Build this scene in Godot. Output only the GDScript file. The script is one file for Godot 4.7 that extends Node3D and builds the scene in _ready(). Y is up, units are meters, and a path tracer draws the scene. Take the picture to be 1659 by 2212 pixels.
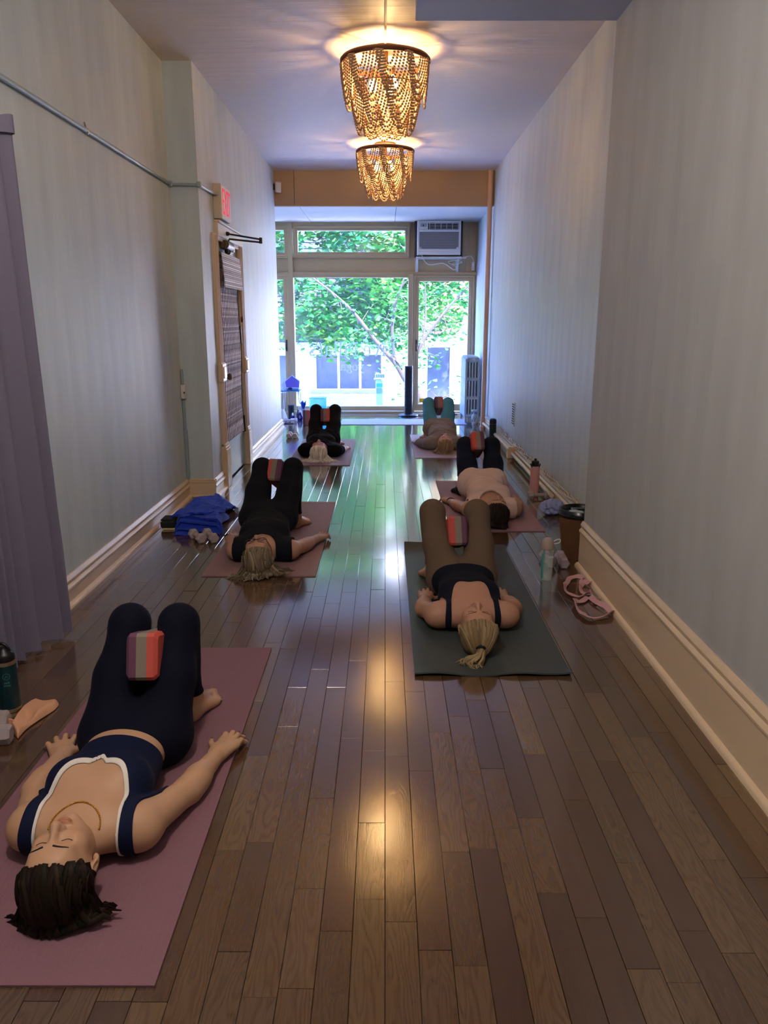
extends Node3D

# ---------------------------------------------------------------- mesh builder
class MB:
	var v := PackedVector3Array()
	var ix := PackedInt32Array()
	var cl := PackedColorArray()
	var col := Color(1, 1, 1)
	var xf := Transform3D.IDENTITY
	func p(a: Vector3) -> int:
		v.append(xf * a)
		cl.append(col)
		return v.size() - 1
	func tri(a: Vector3, b: Vector3, c: Vector3) -> void:
		ix.append_array([p(a), p(b), p(c)])
	func quad(a: Vector3, b: Vector3, c: Vector3, d: Vector3) -> void:
		var i := p(a)
		p(b)
		p(c)
		p(d)
		ix.append_array([i, i + 1, i + 2, i, i + 2, i + 3])
	func face(pts: Array, out: Vector3) -> void:   # convex polygon turned outwards
		var n: Vector3 = (pts[1] - pts[0]).cross(pts[2] - pts[0])
		if n.dot(out) < 0:
			pts.reverse()
		var i := v.size()
		for q in pts:
			p(q)
		for k in range(1, pts.size() - 1):
			ix.append_array([i, i + k, i + k + 1])
	func box(c: Vector3, s: Vector3, b := 0.0) -> void:
		var h := s * 0.5
		b = minf(b, minf(h.x, minf(h.y, h.z)) * 0.98)
		if b <= 0.0:
			for ax in 3:
				for sg in [-1.0, 1.0]:
					var n := Vector3.ZERO
					n[ax] = sg
					var u := Vector3.ZERO
					u[(ax + 1) % 3] = h[(ax + 1) % 3]
					var w := Vector3.ZERO
					w[(ax + 2) % 3] = h[(ax + 2) % 3]
					var o := c + n * h[ax]
					face([o - u - w, o + u - w, o + u + w, o - u + w], n)
			return
		for ax in 3:
			var a1 := (ax + 1) % 3
			var a2 := (ax + 2) % 3
			for sg in [-1.0, 1.0]:
				var n := Vector3.ZERO
				n[ax] = sg
				var u := Vector3.ZERO
				u[a1] = h[a1] - b
				var w := Vector3.ZERO
				w[a2] = h[a2] - b
				var o := c + n * h[ax]
				face([o - u - w, o + u - w, o + u + w, o - u + w], n)
			for s1 in [-1.0, 1.0]:     # edges along ax
				for s2 in [-1.0, 1.0]:
					var l := Vector3.ZERO
					l[ax] = h[ax] - b
					var e1 := Vector3.ZERO
					e1[a1] = s1 * h[a1]
					e1[a2] = s2 * (h[a2] - b)
					var e2 := Vector3.ZERO
					e2[a1] = s1 * (h[a1] - b)
					e2[a2] = s2 * h[a2]
					face([c + e1 - l, c + e1 + l, c + e2 + l, c + e2 - l], e1 + e2)
		for sx in [-1.0, 1.0]:
			for sy in [-1.0, 1.0]:
				for sz in [-1.0, 1.0]:
					var k := Vector3(sx, sy, sz)
					var i := h - Vector3(b, b, b)
					face([c + k * Vector3(h.x, i.y, i.z), c + k * Vector3(i.x, h.y, i.z), c + k * Vector3(i.x, i.y, h.z)], k)
	func lathe(prof: Array, seg := 24, at := Vector3.ZERO, a0 := 0.0, a1 := TAU) -> void:   # prof: Vector2(r, y) upwards
		for k in seg:
			var t0 := a0 + (a1 - a0) * k / seg
			var t1 := a0 + (a1 - a0) * (k + 1) / seg
			var d0 := Vector3(cos(t0), 0, sin(t0))
			var d1 := Vector3(cos(t1), 0, sin(t1))
			for i in prof.size() - 1:
				var lo: Vector2 = prof[i]
				var hi: Vector2 = prof[i + 1]
				var y0 := Vector3(0, lo.y, 0) + at
				var y1 := Vector3(0, hi.y, 0) + at
				if lo.x < 1e-6:
					tri(y0, y1 + d0 * hi.x, y1 + d1 * hi.x)
				elif hi.x < 1e-6:
					tri(y0 + d0 * lo.x, y1, y0 + d1 * lo.x)
				else:
					quad(y0 + d0 * lo.x, y1 + d0 * hi.x, y1 + d1 * hi.x, y0 + d1 * lo.x)
	func tube(pts: Array, rad, seg := 8, closed := false, flat := 1.0, up := Vector3.UP) -> void:
		var n := pts.size()
		var u := Vector3.ZERO
		var prev := []
		var first := []
		for i in n:
			var t: Vector3
			if closed:
				t = (pts[(i + 1) % n] - pts[(i + n - 1) % n]).normalized()
			else:
				t = (pts[mini(i + 1, n - 1)] - pts[maxi(i - 1, 0)]).normalized()
			if i == 0:
				u = up - t * up.dot(t)
				if u.length() < 0.05:
					u = Vector3.RIGHT - t * t.x
			else:
				u = u - t * u.dot(t)
			u = u.normalized()
			var w := t.cross(u)
			var r: float = rad[i] if rad is Array else rad
			var ring := []
			for j in seg:
				var a := TAU * j / seg
				ring.append(pts[i] + u * cos(a) * r * flat + w * sin(a) * r)
			if i > 0:
				for j in seg:
					quad(prev[j], prev[(j + 1) % seg], ring[(j + 1) % seg], ring[j])
			else:
				first = ring
			prev = ring
			if not closed and (i == 0 or i == n - 1) and r > 1e-5:
				face(ring.duplicate(), -t if i == 0 else t)
		if closed:
			for j in seg:
				quad(prev[j], prev[(j + 1) % seg], first[(j + 1) % seg], first[j])
	func ball(c: Vector3, r: Vector3, nu := 12, nv := 8) -> void:
		for i in nv:
			for j in nu:
				var q := []
				for o in [[0, 0], [1, 0], [1, 1], [0, 1]]:
					var th: float = PI * (i + o[0]) / nv
					var ph: float = TAU * (j + o[1]) / nu
					q.append(c + r * Vector3(sin(th) * cos(ph), cos(th), sin(th) * sin(ph)))
				if i == 0:
					face([q[1], q[2], q[0]], q[1] + q[2] - c * 2)
				elif i == nv - 1:
					face([q[0], q[1], q[3]], q[0] + q[3] - c * 2)
				else:
					face(q, q[0] + q[2] - c * 2)
	func prism(poly: PackedVector2Array, z0: float, z1: float) -> void:   # outline in x, y; z0 < z1
		if Geometry2D.is_polygon_clockwise(poly):
			poly = poly.duplicate()
			poly.reverse()
		var t := Geometry2D.triangulate_polygon(poly)
		for k in range(0, t.size(), 3):
			var a := poly[t[k]]
			var b := poly[t[k + 1]]
			var c := poly[t[k + 2]]
			if (b - a).cross(c - a) < 0:
				var q := b
				b = c
				c = q
			tri(Vector3(a.x, a.y, z1), Vector3(b.x, b.y, z1), Vector3(c.x, c.y, z1))
			tri(Vector3(a.x, a.y, z0), Vector3(c.x, c.y, z0), Vector3(b.x, b.y, z0))
		for k in poly.size():
			var a := poly[k]
			var b := poly[(k + 1) % poly.size()]
			quad(Vector3(a.x, a.y, z0), Vector3(b.x, b.y, z0), Vector3(b.x, b.y, z1), Vector3(a.x, a.y, z1))
	func sheet(nu: int, nv: int, f: Callable, thick := 0.0) -> void:   # f(u, v) -> Vector3, u and v from 0 to 1
		var g := []
		for i in nu + 1:
			var row := []
			for j in nv + 1:
				row.append(f.call(float(i) / nu, float(j) / nv))
			g.append(row)
		for i in nu:
			for j in nv:
				quad(g[i][j], g[i + 1][j], g[i + 1][j + 1], g[i][j + 1])
		if thick > 0.0:
			var h := []
			for i in nu + 1:
				var row := []
				for j in nv + 1:
					var du: Vector3 = g[mini(i + 1, nu)][j] - g[maxi(i - 1, 0)][j]
					var dv: Vector3 = g[i][mini(j + 1, nv)] - g[i][maxi(j - 1, 0)]
					row.append(g[i][j] - du.cross(dv).normalized() * thick)
				h.append(row)
			for i in nu:
				for j in nv:
					quad(h[i][j], h[i][j + 1], h[i + 1][j + 1], h[i + 1][j])
			for i in nu:
				quad(g[i][0], h[i][0], h[i + 1][0], g[i + 1][0])
				quad(g[i + 1][nv], h[i + 1][nv], h[i][nv], g[i][nv])
			for j in nv:
				quad(g[0][j + 1], h[0][j + 1], h[0][j], g[0][j])
				quad(g[nu][j], h[nu][j], h[nu][j + 1], g[nu][j + 1])
	func mesh(crease := 40.0, color := false) -> ArrayMesh:
		var ids := {}
		var wid := PackedInt32Array()
		wid.resize(v.size())
		for i in v.size():
			var key := Vector3i((v[i] * 20000.0).round())
			if not ids.has(key):
				ids[key] = ids.size()
			wid[i] = ids[key]
		var nf := ix.size() / 3
		var fn := PackedVector3Array()
		fn.resize(nf)
		var at := []
		at.resize(ids.size())
		for f in nf:
			var a := v[ix[f * 3]]
			fn[f] = (v[ix[f * 3 + 1]] - a).cross(v[ix[f * 3 + 2]] - a)
			for k in 3:
				var w := wid[ix[f * 3 + k]]
				if at[w] == null:
					at[w] = PackedInt32Array()
				at[w].append(f)
		var lim := cos(deg_to_rad(crease))
		var ov := PackedVector3Array()
		var on := PackedVector3Array()
		var oc := PackedColorArray()
		for f in nf:
			var me := fn[f]
			if me.length_squared() < 1e-22:
				continue
			var mn := me.normalized()
			for k in [0, 2, 1]:
				var q := ix[f * 3 + k]
				var s := Vector3.ZERO
				for g in at[wid[q]]:
					if fn[g].normalized().dot(mn) > lim:
						s += fn[g]
				ov.append(v[q])
				on.append(s.normalized())
				if color:
					oc.append(cl[q])
		var arr := []
		arr.resize(Mesh.ARRAY_MAX)
		arr[Mesh.ARRAY_VERTEX] = ov
		arr[Mesh.ARRAY_NORMAL] = on
		if color:
			arr[Mesh.ARRAY_COLOR] = oc
		var am := ArrayMesh.new()
		if ov.size() > 0:
			am.add_surface_from_arrays(Mesh.PRIMITIVE_TRIANGLES, arr)
		return am

# ---------------------------------------------------------------- scene helpers
var M := {}
var rng := RandomNumberGenerator.new()
var taken := {}

func free_name(parent: Node, called: String) -> String:
	var key := str(parent.get_instance_id()) + called
	var n: int = taken.get(key, 0)
	taken[key] = n + 1
	return called if n == 0 else "%s_%03d" % [called, n]

func tag(o: Node, label: String, category: String, group := "") -> Node:
	o.set_meta("label", label)
	o.set_meta("category", category)
	if group != "":
		o.set_meta("group", group)
	return o

func thing(called: String, label: String, category: String, at := Vector3.ZERO, turn := 0.0, group := "") -> Node3D:
	var o := Node3D.new()
	o.name = free_name(self, called)
	add_child(o, true)
	o.position = at
	o.rotation.y = turn
	tag(o, label, category, group)
	return o

func put(parent: Node, called: String, mesh: Mesh, m: Material, label := "") -> MeshInstance3D:
	var o := MeshInstance3D.new()
	o.name = free_name(parent, called)
	o.mesh = mesh
	o.material_override = m
	o.cast_shadow = GeometryInstance3D.SHADOW_CASTING_SETTING_ON
	parent.add_child(o, true)
	if label != "":
		o.set_meta("label", label)
	return o

func part(parent: Node, called: String, b: MB, m: Material, crease := 40.0, label := "") -> MeshInstance3D:
	return put(parent, called, b.mesh(crease), m, label)

func struct(called: String, b: MB, m: Material, crease := 40.0) -> MeshInstance3D:
	var o := put(self, called, b.mesh(crease), m)
	o.set_meta("kind", "structure")
	return o

func copy_of(o: Node3D, at: Vector3, turn: float, label: String) -> Node3D:
	var c: Node3D = o.duplicate()
	c.name = free_name(self, String(o.name).rstrip("0123456789").rstrip("_"))
	add_child(c, true)
	c.position = at
	c.rotation.y = turn
	c.set_meta("label", label)
	return c

func mat(c: Color, rough := 0.6, metal := 0.0, spec := 0.5) -> StandardMaterial3D:
	var m := StandardMaterial3D.new()
	m.albedo_color = c
	m.roughness = rough
	m.metallic = metal
	m.metallic_specular = spec
	return m

func rgb(r: float, g: float, b: float) -> Color:
	return Color(r / 255.0, g / 255.0, b / 255.0)

func world_tex(m: StandardMaterial3D, scale: Vector3) -> void:
	m.uv1_triplanar = true
	m.uv1_world_triplanar = true
	m.uv1_scale = scale
	m.uv1_triplanar_sharpness = 8.0

func noise_img(size: int, freq: float, sd: int, oct := 3) -> Image:
	var n := FastNoiseLite.new()
	n.noise_type = FastNoiseLite.TYPE_SIMPLEX_SMOOTH
	n.seed = sd
	n.frequency = freq
	n.fractal_octaves = oct
	return n.get_seamless_image(size, size)

func stretched(src: Image, size: int, mu: int, mv: int, lo: float, hi: float, bump := 0.0) -> ImageTexture:
	# src sampled mu, mv times as often across u and v (whole numbers keep it seamless)
	var im := Image.create_empty(size, size, false, Image.FORMAT_RGB8)
	var w := src.get_width()
	for y in size:
		for x in size:
			var q := src.get_pixel((x * mu * w / size) % w, (y * mv * w / size) % w).r
			var g := lo + (hi - lo) * q
			im.set_pixel(x, y, Color(g, g, g))
	if bump > 0.0:
		im.bump_map_to_normal_map(bump)
	return ImageTexture.create_from_image(im)

func arc(c: Vector3, u: Vector3, w: Vector3, a0: float, a1: float, n: int) -> Array:
	var out := []
	for i in n + 1:
		var a := a0 + (a1 - a0) * i / n
		out.append(c + u * cos(a) + w * sin(a))
	return out

func spline(pts: Array, n: int) -> Array:
	var out := []
	var k := pts.size()
	for i in k - 1:
		var p0: Vector3 = pts[maxi(i - 1, 0)]
		var p1: Vector3 = pts[i]
		var p2: Vector3 = pts[i + 1]
		var p3: Vector3 = pts[mini(i + 2, k - 1)]
		for j in n:
			out.append(p1.cubic_interpolate(p2, p0, p3, float(j) / n))
	out.append(pts[k - 1])
	return out

func _ready() -> void:
	rng.seed = 71
	# camera
	var cam := Camera3D.new()
	cam.name = "camera"
	add_child(cam)
	cam.position = Vector3(0, 1.4, 0)
	cam.rotation = Vector3(-atan(416.0 / 1661.0), atan(2.5 / 1661.0), 0)
	cam.fov = rad_to_deg(2.0 * atan(1106.0 / 1661.0))
	cam.near = 0.05
	cam.far = 200.0
	cam.current = true
	# sky, sun, exposure
	var sky_m := ProceduralSkyMaterial.new()
	sky_m.sky_top_color = Color(0.32, 0.52, 0.95)
	sky_m.sky_horizon_color = Color(0.68, 0.84, 1.0)
	sky_m.ground_bottom_color = Color(0.3, 0.32, 0.34)
	sky_m.ground_horizon_color = Color(0.7, 0.8, 0.9)
	sky_m.energy_multiplier = 1.0
	var sky := Sky.new()
	sky.sky_material = sky_m
	var env := Environment.new()
	env.background_mode = Environment.BG_SKY
	env.sky = sky
	env.background_energy_multiplier = 21.0
	env.ambient_light_source = Environment.AMBIENT_SOURCE_SKY
	env.tonemap_mode = Environment.TONE_MAPPER_LINEAR
	env.tonemap_exposure = 1.97
	env.sdfgi_enabled = true
	env.ssao_enabled = true
	env.ssil_enabled = true
	var we := WorldEnvironment.new()
	we.name = "world_environment"
	we.environment = env
	add_child(we)
	var sun := DirectionalLight3D.new()
	sun.name = "sun"
	sun.light_energy = 9.0
	sun.light_color = Color(1.0, 0.95, 0.86)
	sun.light_angular_distance = 0.6
	sun.shadow_enabled = true
	add_child(sun)
	sun.rotation_degrees = Vector3(-52, 24, 0)
	make_materials()
	room_shell()
	window_wall()
	left_door()
	room_fittings()
	chandeliers()
	practice_things()
	people()
	outdoors()

# ---------------------------------------------------------------- people lying on their backs, knees bent, head towards the viewer
# own axes: origin on the floor under the shoulders, x to the viewer's right, y up, z towards the crown of the head
const HEAD_AT := Vector3(0, 0.095, 0.185)

func body_field(s: Dictionary) -> Field:
	var f := Field.new()
	f.floor_y = 0.007
	var w: float = s.get("wide", 1.0)
	var hip: Vector3 = s.hip
	var sh := Vector3(0, 0.078, 0)
	var lean := Basis(Vector3.RIGHT, atan2(hip.y - sh.y, -(hip.z - sh.z)))
	f.ell(sh.lerp(hip, 0.27) + Vector3(0, 0.008, 0), Vector3(0.142 * w, 0.092, 0.165), 0.05, lean)
	f.ell(sh.lerp(hip, 0.63), Vector3(0.124 * w, 0.08 * s.get("belly", 1.0), 0.14), 0.06, lean)
	f.ell(hip + Vector3(0, -0.002, 0.01), Vector3(0.158 * w, 0.095, 0.115), 0.06, lean)
	f.cap(Vector3(-0.12, 0.078, -0.012), Vector3(0.12, 0.078, -0.012), 0.056, 0.056, 0.05)
	for e in [-1.0, 1.0]:
		f.cap(Vector3(0.10 * e, 0.078, 0.0), Vector3(0.02 * e, 0.085, 0.065), 0.042, 0.04, 0.04)
		f.ell(sh.lerp(hip, 0.285) + Vector3(0.07 * e, 0.062 * s.get("bust", 1.0), 0), Vector3(0.064, 0.048, 0.06), 0.04, lean)
		f.cap(Vector3(0.02 * e, 0.125, -0.012), Vector3(0.13 * e, 0.122, 0.004), 0.008, 0.008, 0.03)
	f.cap(Vector3(0, 0.085, 0.0), Vector3(0, 0.088, 0.125), 0.05, 0.05, 0.035)
	for e in [-1.0, 1.0]:
		var hj := hip + Vector3(0.085 * e * w, 0.0, 0)
		var kn := Vector3(s.kx + s.knee.x * e, s.knee.y, s.knee.z)
		var an := Vector3(s.kx * 0.6 + s.ankle.x * e, 0.085, s.ankle.z)
		f.ell(hip + Vector3(0.08 * e * w, -0.03, -0.015), Vector3(0.085 * w, 0.085, 0.095), 0.05)
		f.cap(hj, hj.lerp(kn, 0.5) + Vector3(0.008 * e, 0.0, 0), 0.086 * w, 0.068 * w, 0.04)
		f.cap(hj.lerp(kn, 0.5) + Vector3(0.008 * e, 0.0, 0), kn, 0.068 * w, 0.054, 0.03)
		f.ell(kn + Vector3(0, 0.004, -0.006), Vector3(0.052, 0.05, 0.052), 0.03)
		f.cap(kn, an, 0.051, 0.036, 0.04)
		f.ell(kn.lerp(an, 0.33) + Vector3(0.004 * e, 0, 0.02), Vector3(0.045, 0.11, 0.042), 0.04, Basis(Vector3.RIGHT, atan2(an.z - kn.z, kn.y - an.y) * -0.6))
		f.cap(an, an + Vector3(0, -0.05, 0.01), 0.036, 0.034, 0.03)
	for e in [-1.0, 1.0]:
		var arm: Array = s.arm_l if e < 0 else s.arm_r
		var so := Vector3(s.get("wide_s", 0.158) * e, 0.076, -0.006)
		f.ell(so + Vector3(0.006 * e, 0.0, 0.0), Vector3(0.055, 0.053, 0.057), 0.035)
		f.cap(so, arm[0], 0.05, 0.039, 0.03)
		f.cap(arm[0], arm[1], 0.04, 0.026, 0.02)
		f.ell(arm[0].lerp(arm[1], 0.28), Vector3(0.037, 0.035, 0.05), 0.03)
	return f

func hand_field(wrist: Vector3, tip: Vector3, thumb: float, spread: float, curl: float) -> Field:
	var f := Field.new()
	f.floor_y = 0.0075
	var d := tip - wrist
	d.y = 0
	d = d.normalized()
	var l := d.cross(Vector3.UP) * thumb      # towards the thumb
	var up := Vector3.UP
	var w := Vector3(wrist.x, maxf(wrist.y, 0.026), wrist.z)
	f.cap(w - d * 0.02, w + d * 0.015, 0.0255, 0.023, 0.015)
	var lens := [0.072, 0.082, 0.076, 0.059]
	for i in 4:
		var off := 0.030 - 0.0195 * i
		var fwd: float = [0.083, 0.087, 0.081, 0.071][i]
		var k := w + d * fwd + l * off
		k.y = lerpf(w.y, 0.03, 0.7) + (0.004 if i == 1 or i == 2 else 0.0)
		f.cap(w + l * off * 0.5, k, 0.0165, 0.0118, 0.014)
		var dir := (d + l * (1.5 - i) * spread).normalized()
		var len: float = lens[i]
		var p1 := k + dir * len * 0.46 + up * (0.004 + 0.010 * curl)
		var p2 := k + dir * len * (0.76 - 0.10 * curl)
		p2.y = lerpf(0.020, 0.026, curl)
		var p3 := k + dir * len * (1.0 - 0.25 * curl)
		p3.y = 0.0135
		f.cap(k, p1, 0.0102, 0.0088, 0.008)
		f.cap(p1, p2, 0.0088, 0.0080, 0.003)
		f.cap(p2, p3, 0.0080, 0.0064, 0.003)
		f.tips.append(nail_at(p2, p3))
	var t0 := w + d * 0.012 + l * 0.014
	var t1 := w + d * 0.045 + l * 0.041
	t1.y = 0.024
	var t2 := w + d * 0.073 + l * (0.054 + 0.12 * spread)
	t2.y = 0.020
	var t3 := w + d * 0.098 + l * (0.058 + 0.2 * spread)
	t3.y = 0.0155
	f.cap(t0, t1, 0.0165, 0.0125, 0.016)
	f.cap(t1, t2, 0.0115, 0.0098, 0.005)
	f.cap(t2, t3, 0.0098, 0.0075, 0.003)
	f.tips.append(nail_at(t2, t3))
	return f

func nail_at(p: Vector3, q: Vector3) -> Transform3D:
	var d := (q - p).normalized()
	var x := d.cross(Vector3.UP).normalized()
	var y := x.cross(d)
	return Transform3D(Basis(x, y, x.cross(y)), q + y * 0.0058 + d * 0.001)

func foot_field(an: Vector3, e: float, splay: float) -> Field:
	var f := Field.new()
	f.floor_y = 0.0075
	var d := Vector3(splay * e, 0, -1).normalized()
	var l := d.cross(Vector3.UP) * -e       # towards the big toe (inwards)
	f.cap(an + Vector3(0, 0.02, 0), an + Vector3(0, -0.04, 0.008), 0.036, 0.033, 0.02)
	f.ell(an + Vector3(0, -0.05, 0.018), Vector3(0.03, 0.034, 0.036), 0.02)
	var b1 := an + d * 0.135 + l * 0.022
	b1.y = 0.028
	var b2 := an + d * 0.108 - l * 0.030
	b2.y = 0.022
	f.cap(an + Vector3(0, -0.02, 0), b1, 0.034, 0.021, 0.025)
	f.cap(an + Vector3(0, -0.04, 0) - l * 0.008, b2, 0.03, 0.017, 0.025)
	for i in 5:
		var s := i / 4.0
		var k := b1.lerp(b2, s) + d * 0.006
		k.y = 0.022 - 0.004 * s
		var len := lerpf(0.045, 0.028, s)
		var r := 0.0125 if i == 0 else 0.0085 - 0.0008 * i
		var p := k + (d - l * (s - 0.3) * 0.18) * len
		f.cap(k, p.lerp(k, 0.4) + Vector3(0, 0.003, 0), r + 0.002, r, 0.01)
		p.y = 0.0085 + r * 0.6
		f.cap(p.lerp(k, 0.4) + Vector3(0, 0.003, 0), p, r, r * 0.92, 0.003)
	return f

func head_field() -> Field:
	var f := Field.new()
	f.ell(Vector3(0, -0.012, 0.03), Vector3(0.0735, 0.092, 0.083), 0.02)
	f.ell(Vector3(0, 0.022, -0.022), Vector3(0.061, 0.066, 0.09), 0.03)
	f.ell(Vector3(0, 0.03, -0.075), Vector3(0.045, 0.047, 0.045), 0.03)
	f.ell(Vector3(0, 0.066, -0.106), Vector3(0.019, 0.017, 0.015), 0.025)
	f.ell(Vector3(0, 0.052, 0.045), Vector3(0.052, 0.036, 0.036), 0.03)
	f.cap(Vector3(-0.036, 0.074, 0.021), Vector3(0.036, 0.074, 0.021), 0.0105, 0.0105, 0.024)
	f.cap(Vector3(0, 0.083, 0.008), Vector3(0, 0.106, -0.03), 0.0085, 0.0115, 0.014)
	f.ell(Vector3(0, 0.107, -0.033), Vector3(0.0125, 0.011, 0.011), 0.006)
	for e in [-1.0, 1.0]:
		f.ell(Vector3(0.0115 * e, 0.095, -0.036), Vector3(0.0085, 0.010, 0.0085), 0.006)
		f.ell(Vector3(0.040 * e, 0.058, -0.026), Vector3(0.024, 0.024, 0.022), 0.03)
		f.ell(Vector3(0.031 * e, 0.099, 0.0), Vector3(0.0185, 0.020, 0.0115), 0.014, Basis.IDENTITY, true)
		f.ell(Vector3(0.031 * e, 0.0705, -0.0005), Vector3(0.0145, 0.0135, 0.0105), 0.005)
		f.ell(Vector3(0.0745 * e, -0.008, -0.008), Vector3(0.008, 0.017, 0.030), 0.006, Basis(Vector3.BACK, -0.35 * e) * Basis(Vector3.RIGHT, 0.25))
		f.ell(Vector3(0.0835 * e, -0.002, -0.002), Vector3(0.006, 0.008, 0.014), 0.004, Basis.IDENTITY, true)
		f.ell(Vector3(0.073 * e, 0.002, -0.033), Vector3(0.006, 0.008, 0.009), 0.005)
		f.ell(Vector3(0.0042 * e, 0.102, -0.046), Vector3(0.0026, 0.003, 0.0035), 0.003, Basis.IDENTITY, true)
	f.ell(Vector3(0, 0.087, -0.0645), Vector3(0.021, 0.0105, 0.0062), 0.007)
	f.ell(Vector3(0, 0.085, -0.0765), Vector3(0.018, 0.0115, 0.0068), 0.006)
	f.ell(Vector3(0, 0.099, -0.0703), Vector3(0.021, 0.006, 0.0014), 0.003, Basis.IDENTITY, true)
	f.cap(Vector3(0, -0.012, -0.03), Vector3(0, -0.012, -0.12), 0.05, 0.049, 0.02)
	return f

func face_y(f: Field, x: float, z: float) -> float:
	var use := PackedInt32Array(range(f.kind.size()))
	var y := 0.16
	for k in 40:
		var d := f.value(Vector3(x, y, z), use)
		if d < 0.0004:
			break
		y -= d * 0.8
	return y

func head_mesh(cell: float, skin: Color, lip: Color) -> Dictionary:
	var f := head_field()
	var m := f.nets(cell)
	var c := PackedColorArray()
	for p in m.v:
		var q: Vector3 = (p - Vector3(0, 0.09, -0.0705)) / Vector3(0.0235, 0.022, 0.0125)
		var t := clampf((1.15 - q.length()) * 4.0, 0.0, 1.0)
		var k := skin.lerp(lip, t)
		for e in [-1.0, 1.0]:
			var g: float = ((p - Vector3(0.042 * e, 0.075, -0.032)) / Vector3(0.03, 0.03, 0.025)).length()
			k = k.lerp(Color(skin.r * 1.02, skin.g * 0.8, skin.b * 0.76), clampf(1.0 - g, 0.0, 1.0) * 0.7)
			g = ((p - Vector3(0.031 * e, 0.08, 0.0)) / Vector3(0.02, 0.02, 0.013)).length()
			k = k.lerp(Color(skin.r * 0.78, skin.g * 0.66, skin.b * 0.62), clampf(1.0 - g, 0.0, 1.0) * 0.6)
		c.append(k)
	m.c = c
	m.field = f
	return m

func hair_cap(head: Dictionary, depth: float) -> Dictionary:
	return garment(head, func(p: Vector3) -> float:
		var line := p.y * 0.80 - p.z * 0.60 - 0.011 - 0.006 * (1.0 - absf(p.x) / 0.07)
		var ear := 0.03 - ((p - Vector3(0.078 * signf(p.x), 0.0, -0.012)) / Vector3(1, 0.85, 0.8)).length()
		return maxf(maxf(line, -0.07 - p.z), ear),
		func(p: Vector3) -> float: return depth, 0.01)

func skull_table(f: Field) -> PackedFloat32Array:
	# how far the head's surface lies from the middle of the skull, 21 x 25 directions
	var out := PackedFloat32Array()
	var use := PackedInt32Array(range(f.kind.size()))
	var c0 := Vector3(0, -0.012, 0.03)
	for i in 21:
		var a := -1.4 + 2.8 * i / 20.0
		for j in 25:
			var th := -0.2 + 3.0 * j / 24.0
			var d := Vector3(sin(a), cos(a) * cos(th), cos(a) * sin(th))
			var r := 0.16
			for k in 14:
				var e := f.value(c0 + d * r, use)
				if e < 0.0008:
					break
				r -= e * 0.75
			out.append(r)
	return out

func skull(tab: PackedFloat32Array, a: float, th: float) -> float:
	var x := clampf((a + 1.4) / 2.8 * 20.0, 0.0, 19.99)
	var y := clampf((th + 0.2) / 3.0 * 24.0, 0.0, 23.99)
	var i := int(x)
	var j := int(y)
	var p := lerpf(tab[i * 25 + j], tab[i * 25 + j + 1], y - j)
	var q := lerpf(tab[i * 25 + 25 + j], tab[i * 25 + 26 + j], y - j)
	return lerpf(p, q, x - i)

func hair_locks(s: Dictionary, n: int, sd: int, tab: PackedFloat32Array) -> MB:
	# locks start at the hairline, run over the crown and end in a tail of the person's own
	var r := RandomNumberGenerator.new()
	r.seed = sd
	var b := MB.new()
	var c0 := Vector3(0, -0.012, 0.03)
	var tail: String = s.tail
	for k in n:
		var al := r.randf_range(-1.32, 1.32)
		var th0 := 0.0
		while th0 < 1.6:
			var hp := c0 + skull(tab, al, th0) * Vector3(sin(al), cos(al) * cos(th0), cos(al) * sin(th0))
			if hp.y * 0.80 - hp.z * 0.60 - 0.011 - 0.006 * (1.0 - absf(hp.x) / 0.07) < 0.003:
				break
			th0 += 0.03
		th0 += r.randf_range(-0.05, 0.05)
		var th1 := deg_to_rad(r.randf_range(118, 140))
		var lift := r.randf_range(0.005, 0.013)
		var pts := []
		var rr := []
		var wid: float = s.get("lock", 0.009) * r.randf_range(0.7, 1.3)
		var steps := 6
		for i in steps + 1:
			var t := float(i) / steps
			var th := lerpf(th0, th1, t)
			var a := al
			if tail == "pony":
				a = al * (1.0 - 0.93 * pow(t, 1.6))
			else:
				a += 0.10 * sin(t * 4.0 + k)
			pts.append(c0 + (skull(tab, a, th) + lift * minf(1.0, 0.12 + t * 5.0)) * Vector3(sin(a), cos(a) * cos(th), cos(a) * sin(th)))
			rr.append(wid * (0.5 + 0.5 * sin(minf(t * 3.0, 1.57))))
		var e: Vector3 = pts[steps]
		var side := signf(al)
		match tail:
			"loose", "short", "bob":
				var reach: float = s.get("reach", 0.05) * r.randf_range(0.3, 1.1)
				var out: float = s.get("spread", 0.04) * r.randf_range(0.2, 1.1) * sin(al) + r.randfn(0, 0.008)
				var fall := Vector3(e.x + out * 0.5, maxf(-0.072, e.y - 0.035), e.z + reach * 0.25 + 0.012)
				pts.append(fall)
				rr.append(wid * 0.85)
				pts.append(Vector3(e.x + out + r.randfn(0, 0.010), -0.078 + r.randf() * 0.014, e.z + reach * 0.7))
				rr.append(wid * 0.75)
				pts.append(Vector3(e.x + out * 1.3 + r.randfn(0, 0.010), -0.082 + r.randf() * 0.008, e.z + reach))
				rr.append(wid * 0.3)
			"pony":
				pts.append(Vector3(e.x * 0.5, e.y - 0.004, e.z + 0.012))
				rr.append(wid * 0.6)
		var g := r.randf_range(0.65, 1.35)
		var col: Color = s.hair.lerp(s.hair2, r.randf())
		b.col = Color(col.r * g, col.g * g, col.b * g)
		b.tube(spline(pts, 2), lerp_list(rr, 2), 5, false, 0.5)
	return b

func lerp_list(a: Array, n: int) -> Array:
	var out := []
	for i in a.size() - 1:
		for j in n:
			out.append(lerpf(a[i], a[i + 1], float(j) / n))
	out.append(a[a.size() - 1])
	return out

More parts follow.
